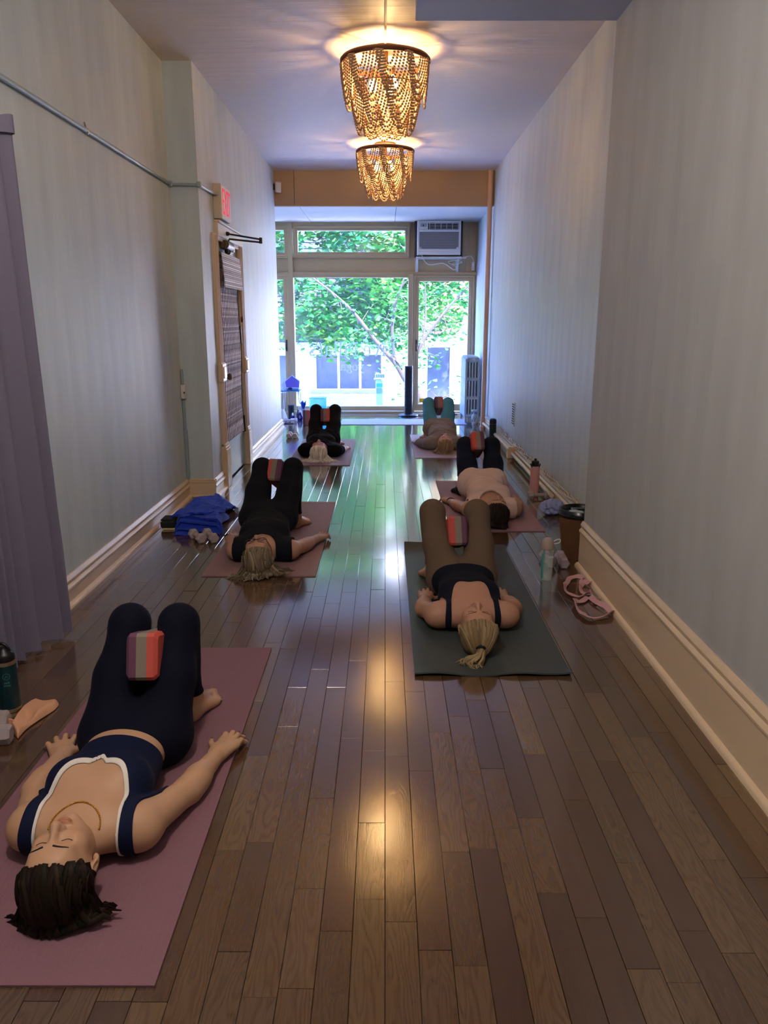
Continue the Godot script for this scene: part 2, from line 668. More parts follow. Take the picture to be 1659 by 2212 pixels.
func arm_mask(s: Dictionary, p: Vector3) -> float:
	# below 0 near the forearms and hands, which no trouser leg or top may take in
	var best := 1.0
	for arm in [s.arm_l, s.arm_r]:
		var q: Array = arm
		var pts := [q[0], q[1], q[2]]
		for i in 2:
			var ab: Vector3 = pts[i + 1] - pts[i]
			var t := clampf((p - pts[i]).dot(ab) / ab.length_squared(), 0, 1)
			best = minf(best, (p - pts[i] - ab * t).length() - 0.046)
	return best

func arm_along(s: Dictionary, p: Vector3) -> Vector2:
	# (length along the arm from the shoulder, distance from its middle line)
	var e := -1.0 if p.x < 0 else 1.0
	var arm: Array = s.arm_l if e < 0 else s.arm_r
	var pts := [Vector3(0.158 * e, 0.076, -0.006), arm[0], arm[1], arm[2]]
	var best := Vector2(0, 9)
	var run := 0.0
	for i in 3:
		var ab: Vector3 = pts[i + 1] - pts[i]
		var raw: float = (p - pts[i]).dot(ab) / ab.length_squared()
		var t := clampf(raw, 0, 1)
		var d: float = (p - pts[i] - ab * t).length()
		if d < best.y:
			best = Vector2(run + (t if i > 0 else minf(raw, 1.0)) * ab.length(), d)
		run += ab.length()
	return best

func make_person(s: Dictionary) -> Dictionary:
	# pure data, made in a thread of its own
	var out := {"parts": []}
	var skin: Color = s.skin
	var body := blank()
	var bm := body_field(s).nets(s.cell)
	join(body, bm, Transform3D.IDENTITY, skin)
	var fine: float = s.fine
	var dirs := []
	for e in [-1.0, 1.0]:
		var arm: Array = s.arm_l if e < 0 else s.arm_r
		var hf := hand_field(arm[1], arm[2], -e, arm[3], arm[4])
		join(body, hf.nets(fine), Transform3D.IDENTITY, skin)
		dirs.append(hf)
	var feet := blank()
	for e in [-1.0, 1.0]:
		var an := Vector3(s.kx * 0.6 + s.ankle.x * e, 0.085, s.ankle.z)
		var fm := foot_field(an, e, s.get("splay", 0.2)).nets(fine * 1.25)
		join(body, fm, Transform3D.IDENTITY, skin)
		join(feet, fm, Transform3D.IDENTITY, skin)
	var head := head_mesh(fine, skin, s.get("lip", Color(skin.r * 0.8, skin.g * 0.56, skin.b * 0.56)))
	var hx := Transform3D(Basis.from_euler(s.get("head_turn", Vector3.ZERO)), HEAD_AT + Vector3(s.get("head_dx", 0.0), 0, s.get("head_dz", 0.0)))
	join(body, head, hx, skin)
	for i in body.v.size():
		if body.v[i].y < 0.007:
			body.v[i].y = 0.007
	out.body = body
	# leggings
	var wz: float = s.waist
	var hem: float = s.get("ankle_hem", 0.11)
	var fz: float = s.ankle.z + 0.11
	var legs := garment(bm, func(p: Vector3) -> float:
		return maxf(maxf(p.z - wz + 0.25 * maxf(0.0, 0.10 - p.y), minf(hem - p.y, fz - p.z)), -arm_mask(s, p)),
		func(p: Vector3) -> float: return 0.0045, 0.008)
	out.parts.append(["leggings", legs, s.legs])
	# top
	var nw: Vector3 = s.neck          # half width, lowest z, power
	var tz: float = s.top_hem
	var sleeve: float = s.sleeve
	var noise := FastNoiseLite.new()
	noise.seed = 77
	noise.frequency = 8.0
	var neck_f := func(p: Vector3) -> float:
		var z0 := 0.085
		var q := pow(pow(absf(p.x) / nw.x, nw.z) + pow(absf(p.z - z0) / (z0 - nw.y), nw.z), 1.0 / nw.z)
		var v := q - 1.0
		if s.get("notch", false):
			v -= 0.16 * maxf(0.0, 1.0 - absf(p.x) / 0.022)
		return v * 0.09
	var top_f := func(p: Vector3) -> float:
		var f := maxf(tz - p.z - 0.1 * maxf(0.0, 0.09 - p.y), -neck_f.call(p))
		f = maxf(f, p.z - 0.075)
		f = maxf(f, -arm_mask(s, p) if sleeve < 0.3 else -1.0)
		if sleeve <= 0.0:
			var hole := sqrt(pow((absf(p.x) - s.armhole.x) / s.armhole.y, 2.0) + pow((p.z - 0.0) / s.armhole.z, 2.0)) - 1.0
			f = maxf(f, -hole * 0.07)
			f = maxf(f, minf(absf(p.x) - 0.175, p.z + 0.25))
		else:
			var al := arm_along(s, p)
			f = maxf(f, minf(al.x - sleeve, 0.062 - al.y))
		return f
	var loose: float = s.get("loose", 0.0)
	var up := 0.006
	var top_lift := func(p: Vector3) -> float:
		if loose <= 0.0:
			return up + 0.0012 * sin(p.z * 120.0 + 20.0 * p.x * p.x) * clampf(-p.z * 5.0 - 0.9, 0.0, 1.0)
		var q := Vector3(p.x * 0.55, p.y * 0.5, p.z * 1.5)
		var wv := 1.0 - absf(noise.get_noise_3dv(q)) * 2.6
		var side := clampf(p.y * 9.0, 0.0, 1.0)
		return up + loose * (0.35 + 0.9 * maxf(wv, 0.0)) * side
	var top := garment(bm, top_f, top_lift, 0.01)
	if loose > 0.0:
		smooth_normals(top)
	out.parts.append(["top", top, s.top])
	if s.has("trim"):
		var trim := garment(bm, func(p: Vector3) -> float:
			var v: float = neck_f.call(p)
			return maxf(maxf(-v - 0.003, v - 0.0035), maxf(p.z - 0.072, 0.06 - p.y if p.z < -0.06 else -1.0)),
			func(p: Vector3) -> float: return 0.0085, 0.006)
		out.parts.append(["neckline_trim", trim, s.trim])
	if s.has("socks"):
		out.parts.append(["socks", garment(feet, func(p: Vector3) -> float: return p.y - 0.095, func(p: Vector3) -> float: return 0.003, 0.004), s.socks])
	# hair and face
	var cap := hair_cap(head, 0.004)
	out.head_x = hx
	out.cap = cap
	out.locks = hair_locks(s, s.locks, s.seed, skull_table(head.field)).mesh(100, true)
	if s.tail == "pony":
		out.pony = ponytail(s).mesh(100, true)
	var fm2: Field = head.field
	var brow := MB.new()
	for e in [-1.0, 1.0]:
		var pts := []
		var rad := []
		for i in 8:
			var t := i / 7.0
			var x: float = e * lerpf(0.012, 0.047, t)
			var z := 0.0265 + 0.006 * sin(t * 2.2) - 0.004 * t
			pts.append(Vector3(x, face_y(fm2, x, z) + 0.0004, z))
			rad.append(0.0022 * (1.0 - 0.75 * t) + 0.0006)
		brow.tube(pts, rad, 5)
	out.brow = brow.mesh(90)
	var lash := MB.new()
	for e in [-1.0, 1.0]:
		var pts := []
		for i in 9:
			var t := i / 8.0
			var x: float = e * lerpf(0.018, 0.044, t)
			var z := -0.0035 - 0.0035 * sin(t * PI)
			pts.append(Vector3(x, face_y(fm2, x, z) + 0.0003, z))
		lash.tube(pts, 0.0011, 5)
	out.lash = lash.mesh(90)
	# chain round the neck, lying on the skin
	if s.seed == 1:
		var bf := body_field(s)
		var use := PackedInt32Array(range(bf.kind.size()))
		var chain := []
		for k in 60:
			var a := -1.75 + 3.5 * k / 59.0
			var q := Vector3(sin(a) * 0.066, 0.2, 0.062 - 0.062 * maxf(0.0, cos(a)))
			for i in 30:
				var e := bf.value(q, use)
				if e < 0.002:
					break
				q.y -= e * 0.7
			if q.y > 0.03:
				chain.append(q)
		out.chain = chain
	# nails
	if s.has("nails"):
		var nb := MB.new()
		for h in dirs:
			for q in h.tips:
				nb.xf = q
				nb.ball(Vector3.ZERO, Vector3(0.0046, 0.0022, 0.0062), 8, 6)
		out.nails = nb.mesh(90)
	return out

func ponytail(s: Dictionary) -> MB:
	var r := RandomNumberGenerator.new()
	r.seed = 66
	var b := MB.new()
	for k in 60:
		var a := r.randf() * TAU
		var o := Vector3(cos(a), sin(a), 0) * 0.012 * sqrt(r.randf())
		var turn := r.randf_range(-0.4, 1.0)
		var len := r.randf_range(0.7, 1.15)
		var pts := [Vector3(0.0, -0.03, 0.115) + o * 0.6, Vector3(0.002, -0.045, 0.138) + o * 1.3, Vector3(-0.012 - 0.02 * turn, -0.062, 0.155 + 0.012 * (1.0 - turn)) + o * 1.8, Vector3(-0.035 - 0.04 * turn * len, -0.074, 0.165 - 0.012 * turn + 0.02 * (1 - turn)) + o * 2.0, Vector3(-0.02 - 0.07 * turn * len + r.randfn(0, 0.01), -0.08, 0.155 + 0.03 * (1.0 - turn) + r.randfn(0, 0.01))]
		var g := r.randf_range(0.7, 1.4)
		var col: Color = s.hair.lerp(s.hair2, 0.5 + 0.5 * r.randf())
		b.col = Color(col.r * g, col.g * g, col.b * g * 0.95)
		b.tube(spline(pts, 4), lerp_list([0.003, 0.006, 0.006, 0.005, 0.001], 4), 5, false, 0.6)
	return b

func people() -> void:
	var navy := [rgb(22, 26, 58), 0.85]
	var specs := [
		{"label": "woman lying nearest the viewer in navy leggings and white edged navy crop top, dark hair", "at": Vector3(-0.805, 0, -1.79), "cell": 0.007, "fine": 0.0033,
			"hip": Vector3(-0.005, 0.10, -0.46), "knee": Vector3(0.083, 0.395, -0.655), "kx": 0.02, "ankle": Vector3(0.10, 0, -0.72),
			"arm_l": [Vector3(-0.222, 0.05, -0.205), Vector3(-0.238, 0.034, -0.415), Vector3(-0.30, 0.01, -0.57), 0.28, 0.15], "arm_r": [Vector3(0.222, 0.048, -0.22), Vector3(0.262, 0.034, -0.435), Vector3(0.315, 0.01, -0.60), 0.10, 0.1],
			"skin": Color(0.52, 0.295, 0.175), "legs": [rgb(7, 9, 28), 0.85], "top": [rgb(12, 20, 50), 0.75], "trim": [rgb(226, 216, 206), 0.6], "waist": -0.345, "top_hem": -0.305, "neck": Vector3(0.108, -0.135, 3.2), "notch": true,
			"sleeve": 0.0, "armhole": Vector3(0.205, 0.062, 0.14), "tail": "short", "reach": 0.0, "spread": 0.042, "wide_s": 0.145, "head_dx": 0.018, "hair": Color(0.010, 0.006, 0.004), "hair2": Color(0.022, 0.012, 0.008), "locks": 230, "lock": 0.0085, "seed": 1, "splay": 0.35, "nails": true, "head_turn": Vector3(0.04, 0.05, 0.14)},
		{"label": "woman in black with dark glasses and loose greying hair, second along the left side", "at": Vector3(-0.72, 0, -4.36), "cell": 0.0105, "fine": 0.0048, "wide": 1.04, "belly": 1.1,
			"hip": Vector3(-0.035, 0.165, -0.47), "knee": Vector3(0.102, 0.435, -0.71), "kx": 0.0, "ankle": Vector3(0.105, 0, -0.76),
			"arm_l": [Vector3(-0.21, 0.05, -0.17), Vector3(-0.272, 0.045, -0.37), Vector3(-0.25, 0.03, -0.53), 0.1, 0.7], "arm_r": [Vector3(0.215, 0.05, -0.17), Vector3(0.285, 0.042, -0.365), Vector3(0.345, 0.03, -0.53), 0.12, 0.7],
			"skin": Color(0.44, 0.235, 0.16), "legs": [rgb(16, 18, 26), 0.9], "top": [rgb(18, 20, 28), 0.9], "waist": -0.40, "top_hem": -0.43, "neck": Vector3(0.082, -0.02, 2.4),
			"sleeve": 0.0, "armhole": Vector3(0.232, 0.064, 0.13), "loose": 0.006, "tail": "loose", "reach": 0.06, "spread": 0.085, "hair": Color(0.10, 0.07, 0.042), "hair2": Color(0.27, 0.205, 0.135), "locks": 250, "lock": 0.0075, "seed": 2, "splay": 0.55, "head_turn": Vector3(0.04, 0.06, 0.1)},
		{"label": "white haired woman all in black on the mat farthest along the left side", "at": Vector3(-0.675, 0, -7.93), "cell": 0.0125, "fine": 0.0065,
			"hip": Vector3(0.0, 0.13, -0.46), "knee": Vector3(0.105, 0.415, -0.67), "kx": 0.01, "ankle": Vector3(0.11, 0, -0.72),
			"arm_l": [Vector3(-0.205, 0.055, -0.16), Vector3(-0.19, 0.035, -0.35), Vector3(-0.18, 0.01, -0.51), 0.1, 0.3], "arm_r": [Vector3(0.205, 0.055, -0.15), Vector3(0.235, 0.034, -0.36), Vector3(0.26, 0.01, -0.52), 0.1, 0.2],
			"skin": Color(0.50, 0.25, 0.18), "legs": [rgb(16, 18, 24), 0.9], "top": [rgb(14, 16, 22), 0.9], "waist": -0.40, "top_hem": -0.42, "neck": Vector3(0.075, 0.0, 2.2),
			"sleeve": 0.24, "armhole": Vector3.ONE, "loose": 0.011, "tail": "loose", "reach": 0.05, "spread": 0.09, "hair": Color(0.62, 0.56, 0.48), "hair2": Color(0.82, 0.78, 0.72), "locks": 230, "lock": 0.0075, "seed": 3, "splay": 0.5, "head_turn": Vector3(0.08, 0, 0)},
		{"label": "woman in teal leggings and grey long sleeved top on the mat nearest the glass door", "at": Vector3(0.645, 0, -8.38), "cell": 0.0125, "fine": 0.0065,
			"hip": Vector3(-0.02, 0.19, -0.47), "knee": Vector3(0.115, 0.445, -0.70), "kx": -0.02, "ankle": Vector3(0.135, 0, -0.74),
			"arm_l": [Vector3(-0.235, 0.055, -0.13), Vector3(-0.275, 0.035, -0.32), Vector3(-0.305, 0.01, -0.47), 0.1, 0.4], "arm_r": [Vector3(0.225, 0.055, -0.14), Vector3(0.25, 0.035, -0.34), Vector3(0.26, 0.01, -0.5), 0.1, 0.3],
			"skin": Color(0.50, 0.25, 0.18), "legs": [rgb(72, 134, 150), 0.85], "top": [rgb(134, 122, 112), 0.95], "waist": -0.42, "top_hem": -0.44, "neck": Vector3(0.075, 0.0, 2.2), "ankle_hem": 0.13,
			"sleeve": 0.44, "armhole": Vector3.ONE, "loose": 0.014, "tail": "bob", "reach": 0.03, "spread": 0.03, "hair": Color(0.24, 0.15, 0.085), "hair2": Color(0.36, 0.26, 0.16), "locks": 220, "lock": 0.0075, "seed": 4, "splay": 0.4, "head_turn": Vector3(0.16, 0, -0.1)},
		{"label": "blonde woman with ponytail in brown leggings and black tank top on the dark mat", "at": Vector3(0.40, 0, -3.325), "cell": 0.0095, "fine": 0.0042,
			"hip": Vector3(-0.005, 0.12, -0.445), "knee": Vector3(0.118, 0.405, -0.645), "kx": -0.03, "ankle": Vector3(0.12, 0, -0.68),
			"arm_l": [Vector3(-0.215, 0.055, -0.14), Vector3(-0.20, 0.036, -0.32), Vector3(-0.185, 0.01, -0.49), 0.1, 0.25], "arm_r": [Vector3(0.215, 0.055, -0.15), Vector3(0.195, 0.036, -0.34), Vector3(0.18, 0.01, -0.5), 0.1, 0.25],
			"skin": Color(0.46, 0.235, 0.155), "legs": [rgb(104, 84, 68), 0.85], "top": [rgb(16, 18, 32), 0.85], "waist": -0.36, "top_hem": -0.375, "neck": Vector3(0.098, -0.125, 3.0), "head_dz": 0.03,
			"sleeve": 0.0, "armhole": Vector3(0.195, 0.075, 0.14), "tail": "pony", "hair": Color(0.20, 0.125, 0.06), "hair2": Color(0.30, 0.215, 0.12), "locks": 250, "lock": 0.0075, "seed": 5, "splay": 0.3, "head_turn": Vector3(0.04, 0.0, -0.02)},
		{"label": "dark haired woman in pale pink shirt and navy leggings on the right side", "at": Vector3(0.765, 0, -5.37), "cell": 0.0115, "fine": 0.0055, "wide": 1.02, "belly": 1.15,
			"hip": Vector3(-0.015, 0.17, -0.47), "knee": Vector3(0.104, 0.43, -0.69), "kx": -0.025, "ankle": Vector3(0.125, 0, -0.77),
			"arm_l": [Vector3(-0.215, 0.05, -0.2), Vector3(-0.262, 0.034, -0.42), Vector3(-0.315, 0.01, -0.57), 0.08, 0.2], "arm_r": [Vector3(0.22, 0.05, -0.19), Vector3(0.215, 0.075, -0.36), Vector3(0.16, 0.06, -0.44), 0.1, 0.8],
			"skin": Color(0.42, 0.22, 0.15), "legs": [rgb(16, 22, 40), 0.88], "top": [rgb(206, 178, 170), 0.9], "waist": -0.42, "top_hem": -0.46, "neck": Vector3(0.095, -0.065, 2.3), "ankle_hem": 0.17, "socks": [rgb(20, 24, 34), 0.9],
			"sleeve": 0.0, "armhole": Vector3(0.228, 0.062, 0.13), "loose": 0.012, "tail": "bob", "reach": 0.02, "spread": 0.012, "hair": Color(0.014, 0.009, 0.008), "hair2": Color(0.03, 0.018, 0.013), "locks": 220, "lock": 0.008, "seed": 6, "splay": 0.3, "head_turn": Vector3(-0.05, 0.1, -0.28)},
	]
	var threads := []
	var done := []
	for s in specs:
		var t := Thread.new()
		t.start(make_person.bind(s))
		threads.append(t)
	for t in threads:
		done.append(t.wait_to_finish())
	for k in specs.size():
		dress(specs[k], done[k])

func cloth_mat(e: Array) -> StandardMaterial3D:
	var m := mat(e[0], e[1], 0.0, 0.3)
	m.rim_enabled = true
	m.rim = 0.1
	m.uv1_triplanar = true
	m.uv1_scale = Vector3(24, 24, 24)
	m.normal_enabled = true
	m.normal_texture = M.weave
	m.normal_scale = 0.3
	return m

func dress(s: Dictionary, d: Dictionary) -> void:
	var o := thing("person", s.label, "person", s.at)
	var sm := mat(Color(1, 1, 1), 0.5, 0.0, 0.4)
	sm.vertex_color_use_as_albedo = true
	sm.subsurf_scatter_enabled = true
	sm.subsurf_scatter_strength = 0.08
	put(o, "body", to_mesh(d.body), sm)
	for q in d.parts:
		put(o, q[0], to_mesh(q[1]), cloth_mat(q[2]))
	var hm := mat(Color(1, 1, 1), 0.6, 0.0, 0.25)
	hm.vertex_color_use_as_albedo = true
	var hair := put(o, "hair", d.locks, hm)
	hair.transform = d.head_x
	var cap := put(hair, "scalp_hair", to_mesh(d.cap), mat(s.hair.lerp(s.hair2, 0.4).linear_to_srgb(), 0.7, 0.0, 0.15))
	cap.position = Vector3.ZERO
	if d.has("pony"):
		put(hair, "ponytail", d.pony, hm)
		var b := MB.new()
		b.tube(arc(Vector3(0.001, -0.032, 0.117), Vector3(0.018, 0, 0), Vector3(0, 0.016, 0.007), 0, TAU * 15 / 16, 15), 0.009, 8, true)
		part(hair, "hair_tie", b, M.blackmatte, 80)
	var face := mat(Color(s.hair.r * 0.6, s.hair.g * 0.5, s.hair.b * 0.5).linear_to_srgb(), 0.7)
	put(o, "eyebrows", d.brow, face).transform = d.head_x
	put(o, "eyelashes", d.lash, mat(rgb(40, 26, 22), 0.7)).transform = d.head_x
	if d.has("nails"):
		put(o, "fingernails", d.nails, mat(rgb(60, 14, 24), 0.25))
	match s.seed:
		1:
			var b := MB.new()
			for c in d.chain:
				b.ball(c, Vector3(0.0026, 0.0026, 0.0026), 6, 4)
			part(o, "necklace", b, mat(rgb(216, 164, 60), 0.25, 1.0), 80)
			b = MB.new()
			b.tube(arc(Vector3(0.3, 0.026, -0.555), Vector3(0.0098, 0, 0.003), Vector3(0, 0.0105, 0), 0, TAU * 11 / 12, 11), 0.0017, 5, true)
			part(o, "ring", b, M.black, 80)
		2:
			var b := MB.new()
			for e in [-1.0, 1.0]:
				b.tube(arc(Vector3(0.032 * e, 0.099, -0.002), Vector3(0.025, 0, 0), Vector3(0, 0, 0.019), 0, TAU * 19 / 20, 19), 0.0022, 5, true)
				b.tube([Vector3(0.057 * e, 0.097, 0.004), Vector3(0.078 * e, 0.05, 0.008), Vector3(0.081 * e, 0.0, 0.004)], 0.002, 5)
			b.tube(arc(Vector3(0, 0.102, 0.0), Vector3(0.008, 0, 0), Vector3(0, 0.002, 0.005), 0, PI, 6), 0.002, 5)
			part(o, "glasses", b, mat(rgb(34, 26, 24), 0.3), 80).transform = d.head_x
			b = MB.new()
			b.tube(arc(Vector3(-0.268, 0.046, -0.355), Vector3(0.03, 0, 0.009), Vector3(0, 0.03, 0), 0, TAU * 15 / 16, 15), 0.007, 6, true, 0.3)
			part(o, "watch_band", b, mat(rgb(196, 168, 160), 0.5), 80)
			b = MB.new()
			b.xf = Transform3D(Basis(Vector3.BACK, 0.7), Vector3(-0.292, 0.069, -0.358))
			b.box(Vector3.ZERO, Vector3(0.034, 0.009, 0.036), 0.003)
			part(o, "watch", b, M.black)
		3:
			var b := MB.new()
			b.tube(arc(Vector3(0.232, 0.035, -0.34), Vector3(0.03, 0, 0.004), Vector3(0, 0.03, 0), 0, TAU * 15 / 16, 15), 0.005, 6, true)
			part(o, "bracelet", b, mat(rgb(220, 210, 214), 0.4), 80)
		6:
			var b := MB.new()
			b.tube(arc(Vector3(-0.258, 0.036, -0.405), Vector3(0.031, 0, 0.007), Vector3(0, 0.03, 0), 0, TAU * 15 / 16, 15), 0.004, 6, true)
			part(o, "bracelet", b, M.black, 80)

# ---------------------------------------------------------------- materials
func make_materials() -> void:
	var n1 := noise_img(256, 0.012, 11, 4)
	var n2 := noise_img(256, 0.05, 12, 3)
	var wall := mat(rgb(200, 209, 210), 0.52, 0.0, 0.4)
	world_tex(wall, Vector3(0.55, 0.28, 0.55))
	wall.normal_enabled = true
	wall.normal_texture = stretched(n1, 512, 4, 1, 0.0, 1.0, 5.0)
	wall.normal_scale = 0.016
	wall.albedo_texture = stretched(n1, 512, 3, 1, 0.93, 1.0)
	M.wall = wall
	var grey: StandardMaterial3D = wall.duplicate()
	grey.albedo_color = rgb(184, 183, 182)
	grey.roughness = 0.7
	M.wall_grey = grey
	var ceil_m := mat(rgb(214, 202, 190), 0.5, 0.0, 0.4)
	world_tex(ceil_m, Vector3(0.35, 0.5, 1.6))
	ceil_m.normal_enabled = true
	ceil_m.normal_texture = stretched(n1, 512, 1, 3, 0.0, 1.0, 4.0)
	ceil_m.normal_scale = 0.35
	M.ceil = ceil_m
	M.soffit = mat(rgb(186, 186, 194), 0.6)
	M.trim = mat(rgb(214, 188, 156), 0.38)
	M.trim.clearcoat_enabled = false
	M.beam = mat(rgb(176, 144, 106), 0.55)
	M.sash = mat(rgb(192, 168, 128), 0.45)
	M.panel = mat(rgb(205, 198, 186), 0.6)
	M.door = mat(rgb(172, 188, 184), 0.4)
	M.brown = mat(rgb(70, 52, 40), 0.4)
	M.white = mat(rgb(228, 226, 222), 0.4)
	M.offwhite = mat(rgb(214, 208, 198), 0.5)
	M.black = mat(rgb(14, 14, 18), 0.4)
	M.blackmatte = mat(rgb(16, 16, 20), 0.75)
	M.pipe = mat(rgb(214, 170, 140), 0.4)
	M.conduit = mat(rgb(150, 164, 170), 0.4)
	M.chrome = mat(rgb(200, 200, 205), 0.25, 1.0)
	M.bronze = mat(rgb(92, 74, 58), 0.4, 0.7)
	M.dark = mat(rgb(20, 18, 17), 0.9)
	var glass := StandardMaterial3D.new()
	glass.albedo_color = Color(0.95, 1.0, 1.0, 0.04)
	glass.transparency = BaseMaterial3D.TRANSPARENCY_ALPHA
	glass.roughness = 0.02
	M.glass = glass
	# floor boards
	var tex := wood_tex()
	var tones := [Color(0.379, 0.286, 0.199), Color(0.345, 0.257, 0.179), Color(0.405, 0.310, 0.218), Color(0.311, 0.223, 0.157), Color(0.368, 0.286, 0.207), Color(0.425, 0.331, 0.233), Color(0.334, 0.236, 0.172), Color(0.387, 0.297, 0.203)]
	for k in 8:
		var w := mat(tones[k], 0.14, 0.0, 0.95)
		world_tex(w, Vector3(4.6, 1.0, 0.9))
		w.clearcoat_enabled = true
		w.clearcoat = 0.8
		w.clearcoat_roughness = 0.1
		w.uv1_offset = Vector3(0.37 * k, 0.1, 0.61 * k)
		w.albedo_texture = tex[0]
		w.normal_enabled = true
		w.normal_texture = tex[1]
		w.normal_scale = 0.07
		M["wood%d" % k] = w
	# cloth and rubber
	M.weave = stretched(n2, 256, 3, 3, 0.0, 1.0, 6.0)
	M.fine = stretched(noise_img(256, 0.09, 14, 3), 256, 2, 2, 0.78, 1.0)

func wood_tex() -> Array:
	var a := noise_img(256, 0.008, 21, 3)
	var b := noise_img(256, 0.06, 22, 3)
	var s := 512
	var im := Image.create_empty(s, s, false, Image.FORMAT_RGB8)
	var hm := Image.create_empty(s, s, false, Image.FORMAT_RGB8)
	for y in s:
		for x in s:
			var warp := a.get_pixel(x / 2, y / 2).r
			var ring := 0.5 + 0.5 * sin(TAU * (9.0 * x / s + 5.5 * warp))
			ring = pow(ring, 2.2)
			var pore := b.get_pixel((x * 3) % 256, (y / 4) % 256).r
			pore = clampf((pore - 0.45) * 3.2, 0.0, 1.0)
			var g := 1.0 - 0.085 * ring - 0.09 * pore
			im.set_pixel(x, y, Color(g, g * (0.985 - 0.03 * ring), g * (0.97 - 0.05 * ring)))
			var h := 0.6 - 0.25 * ring - 0.3 * pore + 0.25 * warp
			hm.set_pixel(x, y, Color(h, h, h))
	hm.bump_map_to_normal_map(3.0)
	return [ImageTexture.create_from_image(im), ImageTexture.create_from_image(hm)]

# ---------------------------------------------------------------- the room
func block(b: MB, x0: float, x1: float, y0: float, y1: float, z0: float, z1: float, bev := 0.0) -> void:
	b.box(Vector3((x0 + x1) / 2, (y0 + y1) / 2, (z0 + z1) / 2), Vector3(absf(x1 - x0), absf(y1 - y0), absf(z1 - z0)), bev)

func baseboard(called: String, at: Vector3, out: Vector3, length: float, h: float, m: Material, shoe := true) -> MeshInstance3D:
	# runs from "at" along out x up
	var b := MB.new()
	b.xf = Transform3D(Basis(out, Vector3.UP, out.cross(Vector3.UP)), at)
	var pr := [Vector2(0, 0), Vector2(0.019, 0), Vector2(0.019, h - 0.072), Vector2(0.025, h - 0.064), Vector2(0.026, h - 0.054), Vector2(0.02, h - 0.045), Vector2(0.013, h - 0.04), Vector2(0.018, h - 0.03), Vector2(0.019, h - 0.02), Vector2(0.014, h - 0.01), Vector2(0.007, h), Vector2(0, h)]
	b.prism(PackedVector2Array(pr), 0, length)
	var o := struct(called, b, m, 30)
	if shoe:
		var s := MB.new()
		s.xf = b.xf
		s.prism(PackedVector2Array([Vector2(0.0195, 0), Vector2(0.04, 0), Vector2(0.038, 0.01), Vector2(0.032, 0.018), Vector2(0.0195, 0.024)]), 0, length)
		part(o, "shoe_moulding", s, m, 50)
	return o

func room_shell() -> void:
	var b := MB.new()
	block(b, -2.3, 1.8, -0.25, -0.006, -12.1, 2.9)
	var fl := struct("floor", b, M.dark)
	floor_boards(fl)
	b = MB.new()
	block(b, -2.3, 1.9, 3.19, 3.4, -10.28, 3.0)
	struct("ceiling", b, M.ceil)
	# lower ceiling of the window bay, in three boards, and the beam before it
	b = MB.new()
	block(b, -2.3, 1.9, 2.8, 3.4, -12.1, -10.34)
	var cb := struct("ceiling_bay", b, M.dark)
	var xs := [-2.0, -1.09, 0.14, 1.36]
	for k in 3:
		b = MB.new()
		block(b, xs[k] + 0.003, xs[k + 1] - 0.003, 2.786, 2.8, -12.0, -10.33, 0.002)
		part(cb, "ceiling_panel", b, M.panel)
	b = MB.new()
	block(b, -2.3, -1.14, 2.775, 3.2, -10.345, -10.272, 0.004)
	block(b, -1.136, 1.36, 2.775, 3.2, -10.345, -10.272, 0.004)
	struct("trim_1", b, M.beam)
	b = MB.new()
	block(b, 0.15, 1.2, 2.84, 3.3, -4.3, 2.9)
	struct("ceiling_soffit", b, M.soffit)
	b = MB.new()
	block(b, -2.3, -1.6, -0.1, 3.3, -6.15, 3.0)
	struct("wall_left", b, M.wall)
	b = MB.new()
	block(b, -2.3, -1.385, -0.1, 3.3, -6.6, -6.1)
	block(b, -2.3, -1.385, 2.07, 3.3, -7.56, -6.6)
	block(b, -2.3, -1.385, -0.1, 3.3, -10.27, -7.56)
	block(b, -2.3, -1.6, -0.1, 2.2, -7.6, -6.55)
	struct("wall_left_far", b, M.wall)
	b = MB.new()
	block(b, -2.3, -2.0, -0.1, 3.3, -12.1, -10.2)
	struct("wall_left_bay", b, M.wall)
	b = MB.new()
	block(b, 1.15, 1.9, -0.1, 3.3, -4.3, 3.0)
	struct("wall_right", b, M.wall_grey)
	b = MB.new()
	block(b, 1.36, 1.9, -0.1, 3.3, -12.1, -4.25)
	struct("wall_right_far", b, M.wall)
	b = MB.new()
	block(b, -2.3, 1.9, -0.1, 3.4, 2.8, 3.0)
	struct("wall_back", b, M.wall)
	baseboard("baseboard_left", Vector3(-1.6, 0, -6.1), Vector3(1, 0, 0), 8.9, 0.15, M.trim)
	baseboard("baseboard_jog", Vector3(-1.6, 0, -6.1), Vector3(0, 0, 1), 0.0, 0.15, M.trim).free()
	var j := MB.new()
	block(j, -1.585, -1.365, 0, 0.115, -6.1, -6.08)
	block(j, -1.585, -1.362, 0.115, 0.15, -6.1, -6.088, 0.004)
	block(j, -1.585, -1.345, 0.0, 0.02, -6.08, -6.062, 0.006)
	struct("baseboard_jog", j, M.trim)
	baseboard("baseboard_left_far", Vector3(-1.385, 0, -6.46), Vector3(1, 0, 0), 0.388, 0.15, M.trim)
	baseboard("baseboard_left_end", Vector3(-1.385, 0, -10.27), Vector3(1, 0, 0), 2.56, 0.115, M.trim)
	baseboard("baseboard_right", Vector3(1.15, 0, 2.8), Vector3(-1, 0, 0), 7.1, 0.27, M.trim)
	baseboard("baseboard_right_far", Vector3(1.36, 0, -4.3), Vector3(-1, 0, 0), 7.7, 0.125, M.trim, false)

func plank_mesh(len: float) -> ArrayMesh:
	var b := MB.new()
	b.box(Vector3(0, -0.004, 0), Vector3(0.0754, 0.008, len - 0.0009), 0.0008)
	return b.mesh(20)

